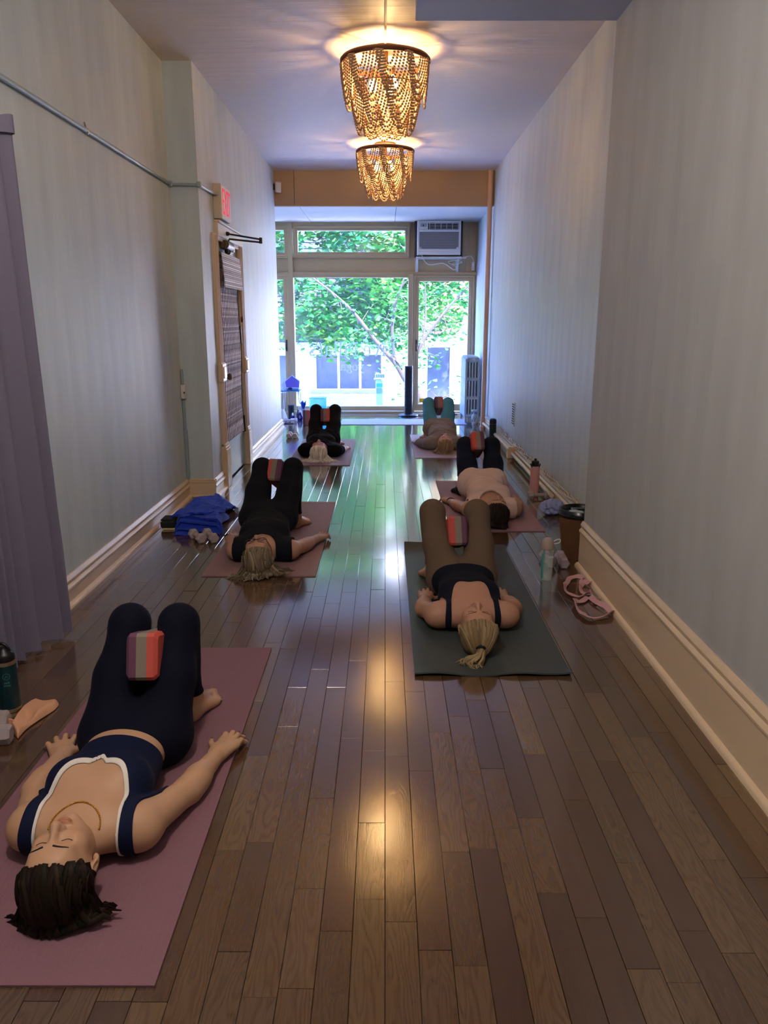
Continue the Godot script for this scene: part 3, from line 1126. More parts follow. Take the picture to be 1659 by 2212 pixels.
func floor_boards(fl: Node3D) -> void:
	var lens := [0.3, 0.38, 0.46, 0.54, 0.62, 0.72, 0.86]
	var meshes := []
	for l in lens:
		meshes.append(plank_mesh(l))
	var r := RandomNumberGenerator.new()
	r.seed = 5
	var singles := 0
	var rest := {}
	for k in 8:
		rest[k] = MB.new()
	for c in range(-27, 18):
		var x := (c + 0.5) * 0.0766
		if x > 1.4:
			continue
		var z := -0.7 + r.randf() * 0.6
		var x_min := -1.62
		while z > -12.05:
			var li := r.randi() % lens.size()
			var l: float = lens[li]
			var tone := r.randi() % 8
			var zc := z - l / 2
			z -= l
			if x < x_min and zc > -10.2:
				continue
			if x > 1.2 and zc > -4.2:
				continue
			var tilt := Vector3(r.randfn(0, 0.0013), 0, r.randfn(0, 0.0022))
			if zc > -5.05 and singles < 300:
				singles += 1
				var o := put(fl, "plank", meshes[li], M["wood%d" % tone])
				o.position = Vector3(x, 0, zc)
				o.rotation = tilt
			else:
				var b: MB = rest[tone]
				b.xf = Transform3D(Basis.from_euler(tilt), Vector3(x, 0, zc))
				b.box(Vector3(0, -0.004, 0), Vector3(0.0754, 0.008, l - 0.0009), 0.0008)
	# boards behind the camera and far away, past the 300 nearest
	for c in range(-27, 16):
		var b: MB = rest[absi(c) % 8]
		b.xf = Transform3D(Basis.IDENTITY, Vector3((c + 0.5) * 0.0766, 0, 1.1))
		if absf((c + 0.5) * 0.0766 + 0.25) < 1.42:
			b.box(Vector3(0, -0.004, 0), Vector3(0.0758, 0.008, 3.4), 0.0012)
	for k in 8:
		var o := part(fl, "far_planks", rest[k], M["wood%d" % k], 20)
		o.set_meta("kind", "stuff")

# ---------------------------------------------------------------- shop front
func frame_rect(b: MB, x0: float, x1: float, y0: float, y1: float, w: float, z0: float, z1: float) -> void:
	block(b, x0, x0 + w, y0, y1, z0, z1, 0.004)
	block(b, x1 - w, x1, y0, y1, z0, z1, 0.004)
	block(b, x0 + w, x1 - w, y0, y0 + w, z0, z1, 0.004)
	block(b, x0 + w, x1 - w, y1 - w, y1, z0, z1, 0.004)

func pane(o: Node3D, x0: float, x1: float, y0: float, y1: float, z: float) -> void:
	var b := MB.new()
	block(b, x0, x1, y0, y1, z - 0.003, z + 0.003)
	part(o, "pane", b, M.glass)

func window_wall() -> void:
	# solid parts of the front wall
	var b := MB.new()
	block(b, -2.2, 0.36, 2.08, 2.30, -12.09, -12.03)          # flat board between windows and transom
	block(b, 0.36, 1.6, 2.08, 2.8, -12.09, -12.03)            # board behind the air conditioner
	block(b, -2.2, 0.38, 2.70, 2.8, -12.09, -12.0)
	block(b, -2.2, 1.6, 2.035, 2.085, -12.1, -11.985, 0.006)  # rail
	block(b, -2.2, 0.36, 2.285, 2.31, -12.1, -11.985, 0.006)
	block(b, 1.335, 1.6, -0.1, 2.1, -12.1, -12.0)
	block(b, -2.3, -2.0, -0.1, 2.9, -12.1, -12.0)
	block(b, 1.2, 1.34, 2.1, 2.34, -12.03, -12.022, 0.002)
	block(b, 1.24, 1.34, 2.38, 2.79, -12.03, -12.024, 0.002)
	struct("wall_front", b, M.sash)
	# main window
	b = MB.new()
	block(b, -1.44, -1.372, -0.02, 2.8, -12.08, -11.95, 0.006)
	block(b, 0.345, 0.42, -0.02, 2.06, -12.08, -11.95, 0.006)
	block(b, -1.44, 0.42, -0.02, 0.095, -12.08, -11.96, 0.006)
	block(b, -1.44, 0.42, -0.02, 0.03, -11.97, -11.86, 0.006)
	block(b, -1.372, 0.345, 2.005, 2.04, -12.08, -11.99, 0.005)
	var w := struct("window_1", b, M.sash)
	pane(w, -1.372, 0.345, 0.09, 2.01, -12.04)
	shop_letters(w)
	# right hand door
	b = MB.new()
	frame_rect(b, 0.424, 1.335, -0.02, 2.036, 0.03, -12.08, -11.97)
	frame_rect(b, 0.456, 1.303, 0.02, 2.004, 0.052, -12.05, -11.985)
	block(b, 0.5, 1.26, 0.07, 0.125, -12.05, -11.985, 0.004)
	w = struct("door_2", b, M.sash)
	pane(w, 0.5, 1.26, 0.12, 1.96, -12.02)
	b = MB.new()
	block(b, 0.467, 0.487, 0.93, 1.10, -11.985, -11.972, 0.004)
	b.tube([Vector3(0.477, 1.03, -11.975), Vector3(0.477, 1.03, -11.945), Vector3(0.479, 0.95, -11.94)], 0.008, 8)
	part(w, "door_handle", b, M.black)
	b = MB.new()
	block(b, 0.53, 0.615, 0.15, 0.21, -12.016, -12.012)
	part(w, "sticker", b, mat(rgb(236, 190, 20), 0.5), 40, "yellow sticker low on the glass")
	# left hand door
	b = MB.new()
	frame_rect(b, -2.0, -1.44, -0.02, 2.06, 0.04, -12.08, -11.97)
	frame_rect(b, -1.96, -1.482, 0.02, 2.02, 0.045, -12.05, -11.985)
	block(b, -1.93, -1.5, 0.04, 0.3, -12.04, -12.0, 0.004)
	w = struct("door_3", b, M.sash)
	pane(w, -1.92, -1.52, 0.06, 1.98, -12.02)
	b = MB.new()
	block(b, -1.512, -1.492, 0.93, 1.10, -11.985, -11.972, 0.004)
	b.tube([Vector3(-1.502, 1.04, -11.975), Vector3(-1.502, 1.04, -11.945), Vector3(-1.507, 0.95, -11.94)], 0.008, 8)
	part(w, "door_handle", b, M.black)
	# transoms
	b = MB.new()
	frame_rect(b, -1.36, 0.36, 2.305, 2.735, 0.035, -12.09, -11.98)
	frame_rect(b, -1.325, 0.325, 2.34, 2.70, 0.03, -12.07, -12.0)
	w = struct("window_2", b, M.sash)
	pane(w, -1.3, 0.3, 2.36, 2.68, -12.04)
	b = MB.new()
	frame_rect(b, -2.0, -1.44, 2.305, 2.735, 0.03, -12.09, -11.98)
	frame_rect(b, -1.97, -1.47, 2.335, 2.705, 0.028, -12.07, -12.0)
	w = struct("window_3", b, M.sash)
	pane(w, -1.95, -1.49, 2.36, 2.69, -12.04)

func letters(o: Node3D, called: String, text: String, size: float, width: float, at: Vector3, turn: float, m: Material, serif := true, deep := 0.002) -> MeshInstance3D:
	var f := SystemFont.new()
	f.font_names = PackedStringArray(["Droid Serif" if serif else "Droid Sans"])
	var t := TextMesh.new()
	t.font = f
	t.text = text
	t.font_size = 64
	t.pixel_size = 0.01
	t.depth = deep
	var bb := t.get_aabb()
	var p := put(o, called, t, m)
	p.position = at
	p.rotation.y = turn
	p.scale = Vector3(width / bb.size.x, size / bb.size.y, 1)
	return p

func shop_letters(w: Node3D) -> void:
	var m := mat(rgb(210, 222, 230), 0.5)
	m.backlight_enabled = true
	m.backlight = Color(0.45, 0.5, 0.55)
	letters(w, "lettering", "Five Pillars", 0.225, 1.32, Vector3(-0.505, 0.95, -12.047), PI, m)
	letters(w, "lettering", "yoga", 0.13, 0.36, Vector3(-0.51, 0.69, -12.047), PI, m)

# ---------------------------------------------------------------- door in the left wall
func left_door() -> void:
	var b := MB.new()
	block(b, -1.44, -1.40, 0.012, 2.065, -7.555, -6.605, 0.003)
	var d := struct("door_1", b, M.door)
	# moulded casings with blocks half way up and at the foot
	for e in [[-6.455, -6.605], [-7.555, -7.70]]:
		b = MB.new()
		var za: float = e[0]
		var zb: float = e[1]
		block(b, -1.39, -1.368, 0.3, 2.07, zb, za, 0.003)
		for k in 4:
			var zc := lerpf(za, zb, 0.14 + 0.24 * k)
			b.tube([Vector3(-1.368, 0.37, zc), Vector3(-1.368, 2.06, zc)], 0.012, 8)
		part(d, "casing", b, M.trim, 50)
		b = MB.new()
		block(b, -1.39, -1.340, 0, 0.33, zb - 0.008, za + 0.008, 0.004)
		block(b, -1.39, -1.346, 0.33, 0.35, zb - 0.002, za + 0.002, 0.004)
		block(b, -1.39, -1.352, 0.35, 0.375, zb, za, 0.004)
		part(d, "plinth_block", b, M.trim)
		b = MB.new()
		block(b, -1.39, -1.342, 0.89, 1.05, zb - 0.008, za + 0.008, 0.012)
		block(b, -1.35, -1.334, 0.92, 1.02, zb + 0.02, za - 0.02, 0.006)
		part(d, "casing_block", b, M.trim)
	b = MB.new()
	block(b, -1.39, -1.355, 2.065, 2.165, -7.71, -6.6, 0.004)
	block(b, -1.39, -1.340, 2.165, 2.185, -7.72, -6.6, 0.005)
	block(b, -1.39, -1.37, 2.03, 2.07, -7.6, -6.6, 0.003)
	part(d, "head_casing", b, mat(rgb(206, 186, 160), 0.4))
	b = MB.new()
	b.xf = Transform3D(Basis(Vector3.UP, PI / 2) * Basis(Vector3.RIGHT, PI / 2), Vector3(-1.40, 0.92, -6.72))
	b.lathe([Vector2(0.03, 0), Vector2(0.03, 0.006), Vector2(0.012, 0.012), Vector2(0.012, 0.035), Vector2(0.024, 0.042), Vector2(0.031, 0.06), Vector2(0.024, 0.076), Vector2(0, 0.08)], 18)
	part(d, "door_knob", b, M.bronze, 60)
	b = MB.new()
	block(b, -1.40, -1.385, 1.3, 1.42, -6.66, -6.63, 0.003)
	part(d, "lock_plate", b, M.bronze)
	for y in [1.18, 0.33]:
		b = MB.new()
		block(b, -1.402, -1.372, y, y + 0.16, -7.56, -7.52, 0.003)
		part(d, "hinge", b, M.brown)
	# closer
	var c := thing("door_closer", "bronze door closer with folded arm at the top of the left door", "door closer", Vector3(-1.40, 2.025, -6.95))
	b = MB.new()
	b.tube([Vector3(0.045, -0.01, 0.10), Vector3(0.045, -0.01, -0.14)], 0.036, 14)
	b.box(Vector3(0.025, -0.01, -0.02), Vector3(0.05, 0.07, 0.26), 0.01)
	part(c, "body", b, M.bronze)
	b = MB.new()
	b.box(Vector3(0.045, -0.02, -0.19), Vector3(0.05, 0.06, 0.07), 0.006)
	part(c, "end_cap", b, M.white)
	for zz in [0.03, -0.05]:
		b = MB.new()
		b.ball(Vector3(0.045, -0.06, zz), Vector3(0.02, 0.022, 0.02))
		part(c, "adjusting_knob", b, M.black, 80)
	b = MB.new()
	b.tube([Vector3(0.05, 0.02, -0.02), Vector3(0.06, 0.045, -0.03), Vector3(0.30, 0.035, -0.22)], 0.008, 8)
	b.tube([Vector3(0.05, 0.085, 0.0), Vector3(0.30, 0.06, -0.22)], 0.008, 8)
	b.tube([Vector3(0.30, 0.075, -0.22), Vector3(0.30, 0.025, -0.22)], 0.014, 10)
	b.ball(Vector3(0.05, 0.085, 0.0), Vector3(0.025, 0.018, 0.03))
	part(c, "arm", b, mat(rgb(58, 44, 44), 0.4, 0.5))
	# woven blind
	var s := thing("woven_blind", "woven brown bamboo blind hanging on the left door", "blind", Vector3(-1.40, 0, 0))
	var n := 110
	var tones := [rgb(206, 186, 176), rgb(178, 154, 146), rgb(232, 218, 208), rgb(146, 122, 114)]
	var r := RandomNumberGenerator.new()
	r.seed = 9
	var bs := [MB.new(), MB.new(), MB.new(), MB.new()]
	for k in n:
		var y := 0.36 + 1.56 * k / n
		var bb: MB = bs[[0, 0, 1, 1, 2, 0, 1, 3][r.randi() % 8]]
		var x := 0.022 + 0.006 * sin(y * 7.0)
		bb.box(Vector3(x, y, -7.07), Vector3(0.005, 0.0125, 0.78 + r.randf_range(-0.006, 0.006)), 0.002)
	for k in 17:       # the valance above it, slightly flared
		var y := 1.93 - 0.28 * k / 17.0
		bs[[0, 1, 2, 1][r.randi() % 4]].box(Vector3(0.05 + 0.02 * k / 17.0, y, -7.07), Vector3(0.005, 0.0145, 0.82 + r.randf_range(-0.008, 0.008)), 0.002)
	for k in 4:
		var o := part(s, "slats", bs[k], mat(tones[k], 0.6))
		o.set_meta("kind", "stuff")
	for k in 12:
		b = MB.new()
		var z := -6.70 - 0.067 * k
		var pts := []
		for q in 24:
			var y := 0.36 + 1.56 * q / 23.0
			pts.append(Vector3(0.0265 + 0.006 * sin(y * 7.0), y, z))
		b.tube(pts, 0.0022, 4)
		part(s, "cord", b, mat(rgb(66, 48, 48), 0.8))
	b = MB.new()
	b.box(Vector3(0.024, 1.93, -7.07), Vector3(0.045, 0.03, 0.84), 0.004)
	part(s, "head_rail", b, M.brown)
	b = MB.new()
	b.tube([Vector3(0.04, 1.66, -7.49), Vector3(0.045, 1.42, -7.49)], 0.002, 5)
	b.ball(Vector3(0.045, 1.4, -7.49), Vector3(0.012, 0.03, 0.012))
	part(s, "pull_cord", b, mat(rgb(120, 60, 44), 0.6))
	# exit sign
	var x := thing("exit_sign", "white box sign with red EXIT letters above the left door", "sign", Vector3(-1.385, 2.325, -6.785))
	b = MB.new()
	b.box(Vector3(0.034, 0, 0), Vector3(0.068, 0.265, 0.37), 0.004)
	part(x, "case", b, mat(rgb(196, 182, 164), 0.5))
	b = MB.new()
	b.box(Vector3(0.069, 0, 0), Vector3(0.004, 0.25, 0.355), 0.001)
	part(x, "face", b, mat(rgb(236, 226, 222), 0.5))
	var red := mat(rgb(232, 34, 70), 0.5)
	red.emission_enabled = true
	red.emission = rgb(232, 30, 66)
	red.emission_energy_multiplier = 0.35
	letters(x, "letters", "EXIT", 0.195, 0.31, Vector3(0.072, 0, 0), PI / 2, red, false)

# ---------------------------------------------------------------- fittings of the room
func room_fittings() -> void:
	# conduit along the left wall
	var b := MB.new()
	var o := thing("wall_conduit", "thin grey conduit running along the left wall to the exit sign", "conduit", Vector3(-1.6, 2.37, -6.1))
	b.tube([Vector3(0.013, 0, 8.8), Vector3(0.013, 0.004, 4.0), Vector3(0.013, 0, 0.013)], 0.0125, 10)
	part(o, "long_run", b, M.conduit)
	b = MB.new()
	b.tube([Vector3(0.013, -0.004, 0.013), Vector3(0.225, -0.006, 0.013)], 0.0125, 10)
	part(o, "short_run", b, M.conduit)
	b = MB.new()
	b.tube([Vector3(0.228, -0.006, 0.013), Vector3(0.228, 0.0, -0.25), Vector3(0.228, 0.004, -0.42), Vector3(0.25, 0.006, -0.505)], 0.0125, 10)
	part(o, "last_run", b, M.conduit)
	for q in [Vector3(0.013, 0, 0.013), Vector3(0.226, -0.006, 0.013)]:
		b = MB.new()
		b.box(q, Vector3(0.034, 0.042, 0.034), 0.006)
		part(o, "elbow", b, M.conduit)
	b = MB.new()
	b.box(Vector3(0.012, 0.0, 1.65), Vector3(0.026, 0.03, 0.02), 0.004)
	b.tube([Vector3(0.012, 0.012, 1.65), Vector3(0.012, 0.04, 1.67)], 0.005, 6)
	part(o, "clamp", b, M.chrome)
	# raceway and switch at the corner
	o = thing("corner_raceway", "grey cable raceway with small white switch box down the corner of left wall", "raceway", Vector3(-1.6, 0.15, -6.1))
	b = MB.new()
	for e in [[0.014, 0.20, 0.026, 0.40], [0.011, 0.525, 0.02, 0.24], [0.011, 0.815, 0.018, 0.12]]:
		b = MB.new()
		b.box(Vector3(e[0], e[1], 0.012), Vector3(e[2], e[3], 0.018), 0.003)
		part(o, "duct", b, M.conduit)
	b = MB.new()
	b.box(Vector3(0.018, 0.70, 0.025), Vector3(0.034, 0.11, 0.05), 0.005)
	part(o, "switch_box", b, M.offwhite)
	b = MB.new()
	b.ball(Vector3(0.03, 0.695, 0.05), Vector3(0.007, 0.008, 0.005), 8, 6)
	part(o, "screw", b, M.bronze)
	# heating column at the right
	o = thing("heating_pipe", "tall tan heating pipe from floor to ceiling beside the radiator", "pipe", Vector3(1.306, 0, -10.28))
	b = MB.new()
	b.tube([Vector3(0, 0.0, 0), Vector3(0.002, 3.19, 0.03)], 0.031, 18)
	part(o, "riser", b, M.pipe, 60)
	b = MB.new()
	b.lathe([Vector2(0.042, 0), Vector2(0.042, 0.012), Vector2(0.034, 0.03), Vector2(0.031, 0.03)], 18, Vector3(0, 0.0, 0))
	part(o, "collar", b, M.pipe, 60)
	# pipe along the right baseboard
	o = thing("floor_pipe", "cream pipe running low along the right baseboard to the heating pipe", "pipe", Vector3(1.31, 0, -7.2))
	b = MB.new()
	b.tube([Vector3(0, 0.055, 1.3), Vector3(0, 0.055, -0.68)], 0.018, 12)
	b.tube([Vector3(0, 0.07, -0.72), Vector3(0.0, 0.075, -1.6), Vector3(-0.005, 0.06, -3.0)], 0.018, 12)
	part(o, "pipe_run", b, M.trim, 60)
	for z in [0.6, -1.9]:
		b = MB.new()
		b.box(Vector3(0.015, 0.04, z), Vector3(0.04, 0.08, 0.02), 0.003)
		part(o, "bracket", b, M.trim)
	o = thing("pipe_cover", "small tan wooden block boxing in the pipe on the right baseboard", "block", Vector3(1.315, 0, -7.9))
	b = MB.new()
	b.box(Vector3(-0.005, 0.055, 0), Vector3(0.09, 0.11, 0.07), 0.006)
	part(o, "cover", b, M.trim)
	b = MB.new()
	b.box(Vector3(0.0, 0.115, 0.0), Vector3(0.075, 0.012, 0.06), 0.004)
	part(o, "lid", b, M.trim)
	# loose cables on top of the right baseboard
	var r := RandomNumberGenerator.new()
	r.seed = 31
	o = thing("baseboard_cables", "loose cream cables lying along the top of the right baseboard", "cable", Vector3(1.345, 0.128, -4.35))
	for k in 4:
		b = MB.new()
		var pts := []
		var n := 90
		for q in n:
			var z := -5.9 * q / (n - 1.0)
			pts.append(Vector3(-0.012 + 0.008 * sin(q * 0.9 + k * 2.0) + r.randf_range(-0.004, 0.004), 0.006 + 0.011 * k + r.randf_range(-0.006, 0.009), z))
		b.tube(spline(pts, 2), 0.0042, 6)
		part(o, "cable", b, mat(rgb(206, 190, 170), 0.5))
	b = MB.new()
	for k in 26:
		var z := -0.1 - r.randf() * 5.2
		b.tube(spline([Vector3(-0.01, 0.01, z), Vector3(-0.015, 0.055 + r.randf() * 0.02, z - 0.03), Vector3(-0.02, 0.01, z - 0.07)], 4), 0.0028, 5)
	part(o, "cable_tie", b, mat(rgb(196, 178, 156), 0.5)).set_meta("kind", "stuff")
	# grille in the right wall
	o = thing("wall_grille", "small pale slotted grille low in the right wall", "grille", Vector3(1.36, 0.43, -8.15))
	b = MB.new()
	b.box(Vector3(-0.004, 0, 0), Vector3(0.008, 0.25, 0.16), 0.002)
	part(o, "plate", b, M.wall)
	for c in 2:
		for k in 9:
			b = MB.new()
			b.box(Vector3(-0.0085, -0.1 + 0.025 * k, -0.035 + 0.07 * c), Vector3(0.003, 0.011, 0.05), 0.001)
			part(o, "slot", b, M.dark)
	radiator()
	air_conditioner()
	curtain()
	b = MB.new()
	o = thing("motion_sensor", "small cream sensor box high on the end of the left wall", "sensor", Vector3(-1.37, 2.99, -10.2))
	b.xf = Transform3D(Basis(Vector3.UP, 0.3) * Basis(Vector3.RIGHT, 0.2), Vector3.ZERO)
	b.box(Vector3(0.04, 0, 0.02), Vector3(0.075, 0.125, 0.05), 0.01)
	part(o, "body", b, M.offwhite)
	b = MB.new()
	b.box(Vector3(-0.005, 0, 0.0), Vector3(0.03, 0.07, 0.05), 0.006)
	part(o, "bracket", b, M.black)
	# fan
	o = thing("tower_fan", "slim black tower fan on a round base in front of the shop window", "fan", Vector3(0.345, 0, -11.5))
	b = MB.new()
	b.lathe([Vector2(0, 0), Vector2(0.145, 0), Vector2(0.15, 0.012), Vector2(0.14, 0.024), Vector2(0.05, 0.035), Vector2(0, 0.035)], 32)
	part(o, "base", b, M.black, 40)
	var fan := mat(rgb(18, 22, 34), 0.35)
	b = MB.new()
	var pf := []
	for k in 28:
		var a := TAU * k / 28
		pf.append(Vector2(cos(a) * 0.062, sin(a) * 0.055))
	b.xf = Transform3D(Basis(Vector3.RIGHT, -PI / 2), Vector3.ZERO)
	b.prism(PackedVector2Array(pf), 0.03, 0.715)
	part(o, "body", b, fan, 40)
	b = MB.new()
	b.xf = Transform3D(Basis(Vector3.RIGHT, -PI / 2), Vector3.ZERO)
	b.prism(PackedVector2Array(pf), 0.716, 0.735)
	part(o, "cap", b, mat(rgb(60, 66, 78), 0.35), 40)
	b = MB.new()
	for k in 34:
		b.box(Vector3(0, 0.1 + 0.0172 * k, 0.0535), Vector3(0.07, 0.005, 0.006), 0.0015)
	part(o, "grille", b, M.black).set_meta("kind", "stuff")
	b = MB.new()
	b.tube(spline([Vector3(0.1, 0.01, -0.05), Vector3(0.2, 0.005, 0.03), Vector3(0.3, 0.005, 0.0), Vector3(0.42, 0.005, -0.1), Vector3(0.75, 0.005, -0.2)], 8), 0.005, 6)
	part(o, "power_cord", b, M.black)
	# added globe lamp, unseen above the frame, to light the near end
	o = thing("added_globe_lamp", "added white globe lamp out of view over the nearest mat, lighting the near end", "lamp", Vector3(-0.5, 3.19, -1.2))
	b = MB.new()
	b.lathe([Vector2(0, -0.03), Vector2(0.06, -0.03), Vector2(0.07, 0.0)], 28)
	b.tube([Vector3(0, -0.02, 0), Vector3(0, -0.36, 0)], 0.006, 8)
	part(o, "canopy", b, M.white)
	var glow := mat(Color(1, 0.96, 0.9), 0.5)
	glow.emission_enabled = true
	glow.emission = Color(1, 0.93, 0.85)
	glow.emission_energy_multiplier = 3.0
	b = MB.new()
	b.ball(Vector3(0, -0.48, 0), Vector3(0.13, 0.13, 0.13), 24, 16)
	part(o, "glass_bowl", b, glow, 60)
	var l := OmniLight3D.new()
	l.name = "added_globe_lamp_light"
	o.add_child(l)
	l.position = Vector3(0, -0.48, 0)
	l.light_energy = 1.05
	l.light_color = Color(1.0, 0.96, 0.93)
	l.light_size = 0.1
	l.omni_range = 20
	l.omni_attenuation = 2.0
	l.shadow_enabled = true

func radiator() -> void:
	var o := thing("radiator", "tall pale blue cast iron radiator by the right end of the window", "radiator", Vector3(1.2, 0, -10.72))
	var m := mat(rgb(176, 196, 206), 0.4)
	var b := MB.new()
	for c in 5:
		b.tube([Vector3(-0.08 + 0.04 * c, 0.09, 0), Vector3(-0.08 + 0.04 * c, 0.86, 0)], 0.0145, 8)
	for y in [0.10, 0.345, 0.60, 0.855]:
		b.box(Vector3(0, y, 0), Vector3(0.205, 0.05, 0.03), 0.01)
	b.box(Vector3(0, 0.885, 0), Vector3(0.17, 0.04, 0.045), 0.014)
	for sx in [-0.093, 0.093]:
		b.box(Vector3(sx, 0.475, 0), Vector3(0.016, 0.80, 0.05), 0.006)
	var sec := b.mesh(45)
	b = MB.new()
	b.box(Vector3(0, 0.045, 0), Vector3(0.03, 0.09, 0.04), 0.008)
	var foot := b.mesh(45)
	for k in 12:
		var p := put(o, "section", sec, m)
		p.position = Vector3(0, 0, -0.056 * k)
		if k == 0 or k == 11:
			for sx in [-0.085, 0.085]:
				put(p, "foot", foot, m).position.x = sx
	b = MB.new()
	b.xf = Transform3D(Basis(Vector3.RIGHT, PI / 2), Vector3(0, 0.86, 0.014))
	b.lathe([Vector2(0, 0.02), Vector2(0.02, 0.018), Vector2(0.026, 0.008), Vector2(0.04, 0.006), Vector2(0.042, 0)], 20)
	part(o, "bushing", b, m, 60)
	b = MB.new()
	for q in [[-0.08], [-0.04], [0.0], [0.04]]:
		b.box(Vector3(q[0] + 0.02, 0.47, -0.32), Vector3(0.003, 0.74, 0.6))
	part(o, "gap_shade", b, M.dark)  # dark sheets that paint shade into the gaps between the columns
	o = thing("radiator_valve", "pale blue radiator valve standing on its supply pipe beside the radiator", "valve", Vector3(1.225, 0, -10.57))
	b = MB.new()
	b.lathe([Vector2(0.03, 0), Vector2(0.03, 0.02), Vector2(0.02, 0.03), Vector2(0.02, 0.06), Vector2(0.034, 0.075), Vector2(0.04, 0.1), Vector2(0.034, 0.125), Vector2(0.018, 0.14), Vector2(0.018, 0.165)], 20)
	part(o, "body", b, m, 40)
	b = MB.new()
	b.lathe([Vector2(0.018, 0.165), Vector2(0.036, 0.17), Vector2(0.042, 0.185), Vector2(0.036, 0.2), Vector2(0, 0.205)], 20)
	part(o, "handwheel", b, m, 40)
	b = MB.new()
	b.tube([Vector3(0.03, 0.03, 0.0), Vector3(0.07, 0.03, 0.0), Vector3(0.085, 0.03, 0.1), Vector3(0.085, 0.055, 0.25)], 0.016, 10)
	part(o, "supply_pipe", b, M.trim, 60)

func air_conditioner() -> void:
	var o := thing("air_conditioner", "white window air conditioner on a bracket above the right glass door", "air conditioner", Vector3(0.78, 2.545, -11.9))
	var b := MB.new()
	b.box(Vector3(0, 0.004, -0.06), Vector3(0.70, 0.512, 0.2), 0.004)
	part(o, "sleeve", b, M.black)
	b = MB.new()
	frame_rect(b, -0.315, 0.315, -0.235, 0.235, 0.03, 0.05, 0.14)
	b.box(Vector3(0, 0.10, 0.095), Vector3(0.58, 0.035, 0.09), 0.006)
	b.box(Vector3(0, -0.18, 0.095), Vector3(0.58, 0.06, 0.09), 0.006)
	b.box(Vector3(0, -0.2, 0.142), Vector3(0.6, 0.03, 0.012), 0.005)
	for s in [-1.0, 1.0]:
		b.box(Vector3(0.27 * s, -0.145, 0.1), Vector3(0.05, 0.05, 0.08), 0.02)
	part(o, "case", b, M.white)
	b = MB.new()
	for k in 30:
		b.box(Vector3(0, 0.075 - 0.0076 * k, 0.124), Vector3(0.57, 0.004, 0.01), 0.001)
	part(o, "intake_grille", b, mat(rgb(176, 172, 172), 0.5)).set_meta("kind", "stuff")
	b = MB.new()
	b.box(Vector3(0, -0.03, 0.1), Vector3(0.57, 0.25, 0.02))
	part(o, "filter", b, mat(rgb(120, 116, 116), 0.8))
	b = MB.new()
	b.box(Vector3(0.06, 0.165, 0.085), Vector3(0.44, 0.09, 0.02))
	part(o, "outlet_opening", b, M.black)
	for k in 6:
		b = MB.new()
		b.box(Vector3(-0.14 + 0.083 * k, 0.165, 0.115), Vector3(0.006, 0.085, 0.05), 0.001)
		part(o, "louvre", b, M.white)
	for k in 4:
		b = MB.new()
		b.box(Vector3(0.06, 0.13 + 0.022 * k, 0.12), Vector3(0.42, 0.004, 0.03), 0.001)
		part(o, "louvre", b, M.white)
	b = MB.new()
	b.box(Vector3(-0.225, 0.165, 0.105), Vector3(0.125, 0.09, 0.06), 0.004)
	part(o, "control_panel", b, M.white)
	b = MB.new()
	b.box(Vector3(-0.225, 0.175, 0.136), Vector3(0.09, 0.05, 0.004), 0.001)
	part(o, "display", b, mat(rgb(170, 168, 168), 0.4))
	b = MB.new()
	b.ball(Vector3(-0.23, 0.17, 0.138), Vector3(0.008, 0.012, 0.004), 8, 6)
	part(o, "button", b, M.black)
	b = MB.new()
	b.tube(spline([Vector3(-0.25, -0.23, 0.14), Vector3(-0.19, -0.34, 0.13), Vector3(-0.1, -0.37, 0.12), Vector3(0.07, -0.35, 0.12), Vector3(0.22, -0.44, 0.12), Vector3(0.26, -0.40, 0.11), Vector3(0.14, -0.33, 0.11), Vector3(0.28, -0.31, 0.13), Vector3(0.34, -0.34, 0.12), Vector3(0.2, -0.36, 0.1), Vector3(0.36, -0.27, 0.09), Vector3(0.48, -0.25, 0.06), Vector3(0.53, -0.34, 0.02)], 6), 0.006, 6)
	part(o, "power_cord", b, M.offwhite)
	b = MB.new()
	b.box(Vector3(0.38, -0.27, 0.09), Vector3(0.05, 0.03, 0.03), 0.006)
	part(o, "plug", b, M.offwhite)
	o = thing("bracket_shelf", "cream metal bracket carrying the air conditioner above the door", "bracket", Vector3(0.78, 2.28, -12.02))
	b = MB.new()
	b.box(Vector3(0, -0.005, 0.13), Vector3(0.66, 0.025, 0.28), 0.004)
	part(o, "shelf", b, M.offwhite)
	for s in [-0.31, 0.29]:
		b = MB.new()
		b.box(Vector3(s, -0.1, 0.012), Vector3(0.045, 0.2, 0.02), 0.004)
		b.tube([Vector3(s, -0.19, 0.02), Vector3(s, -0.015, 0.25)], 0.014, 6)
		part(o, "leg", b, M.offwhite)
	b = MB.new()
	o = thing("outlet_box", "small white electrical outlet box right of the air conditioner cord", "outlet", Vector3(1.31, 2.17, -12.02))
	b.box(Vector3(0, 0, 0.02), Vector3(0.045, 0.12, 0.04), 0.005)
	part(o, "box", b, M.offwhite)
	b = MB.new()
	b.box(Vector3(0, 0.01, 0.042), Vector3(0.022, 0.06, 0.004), 0.001)
	part(o, "socket", b, M.white)

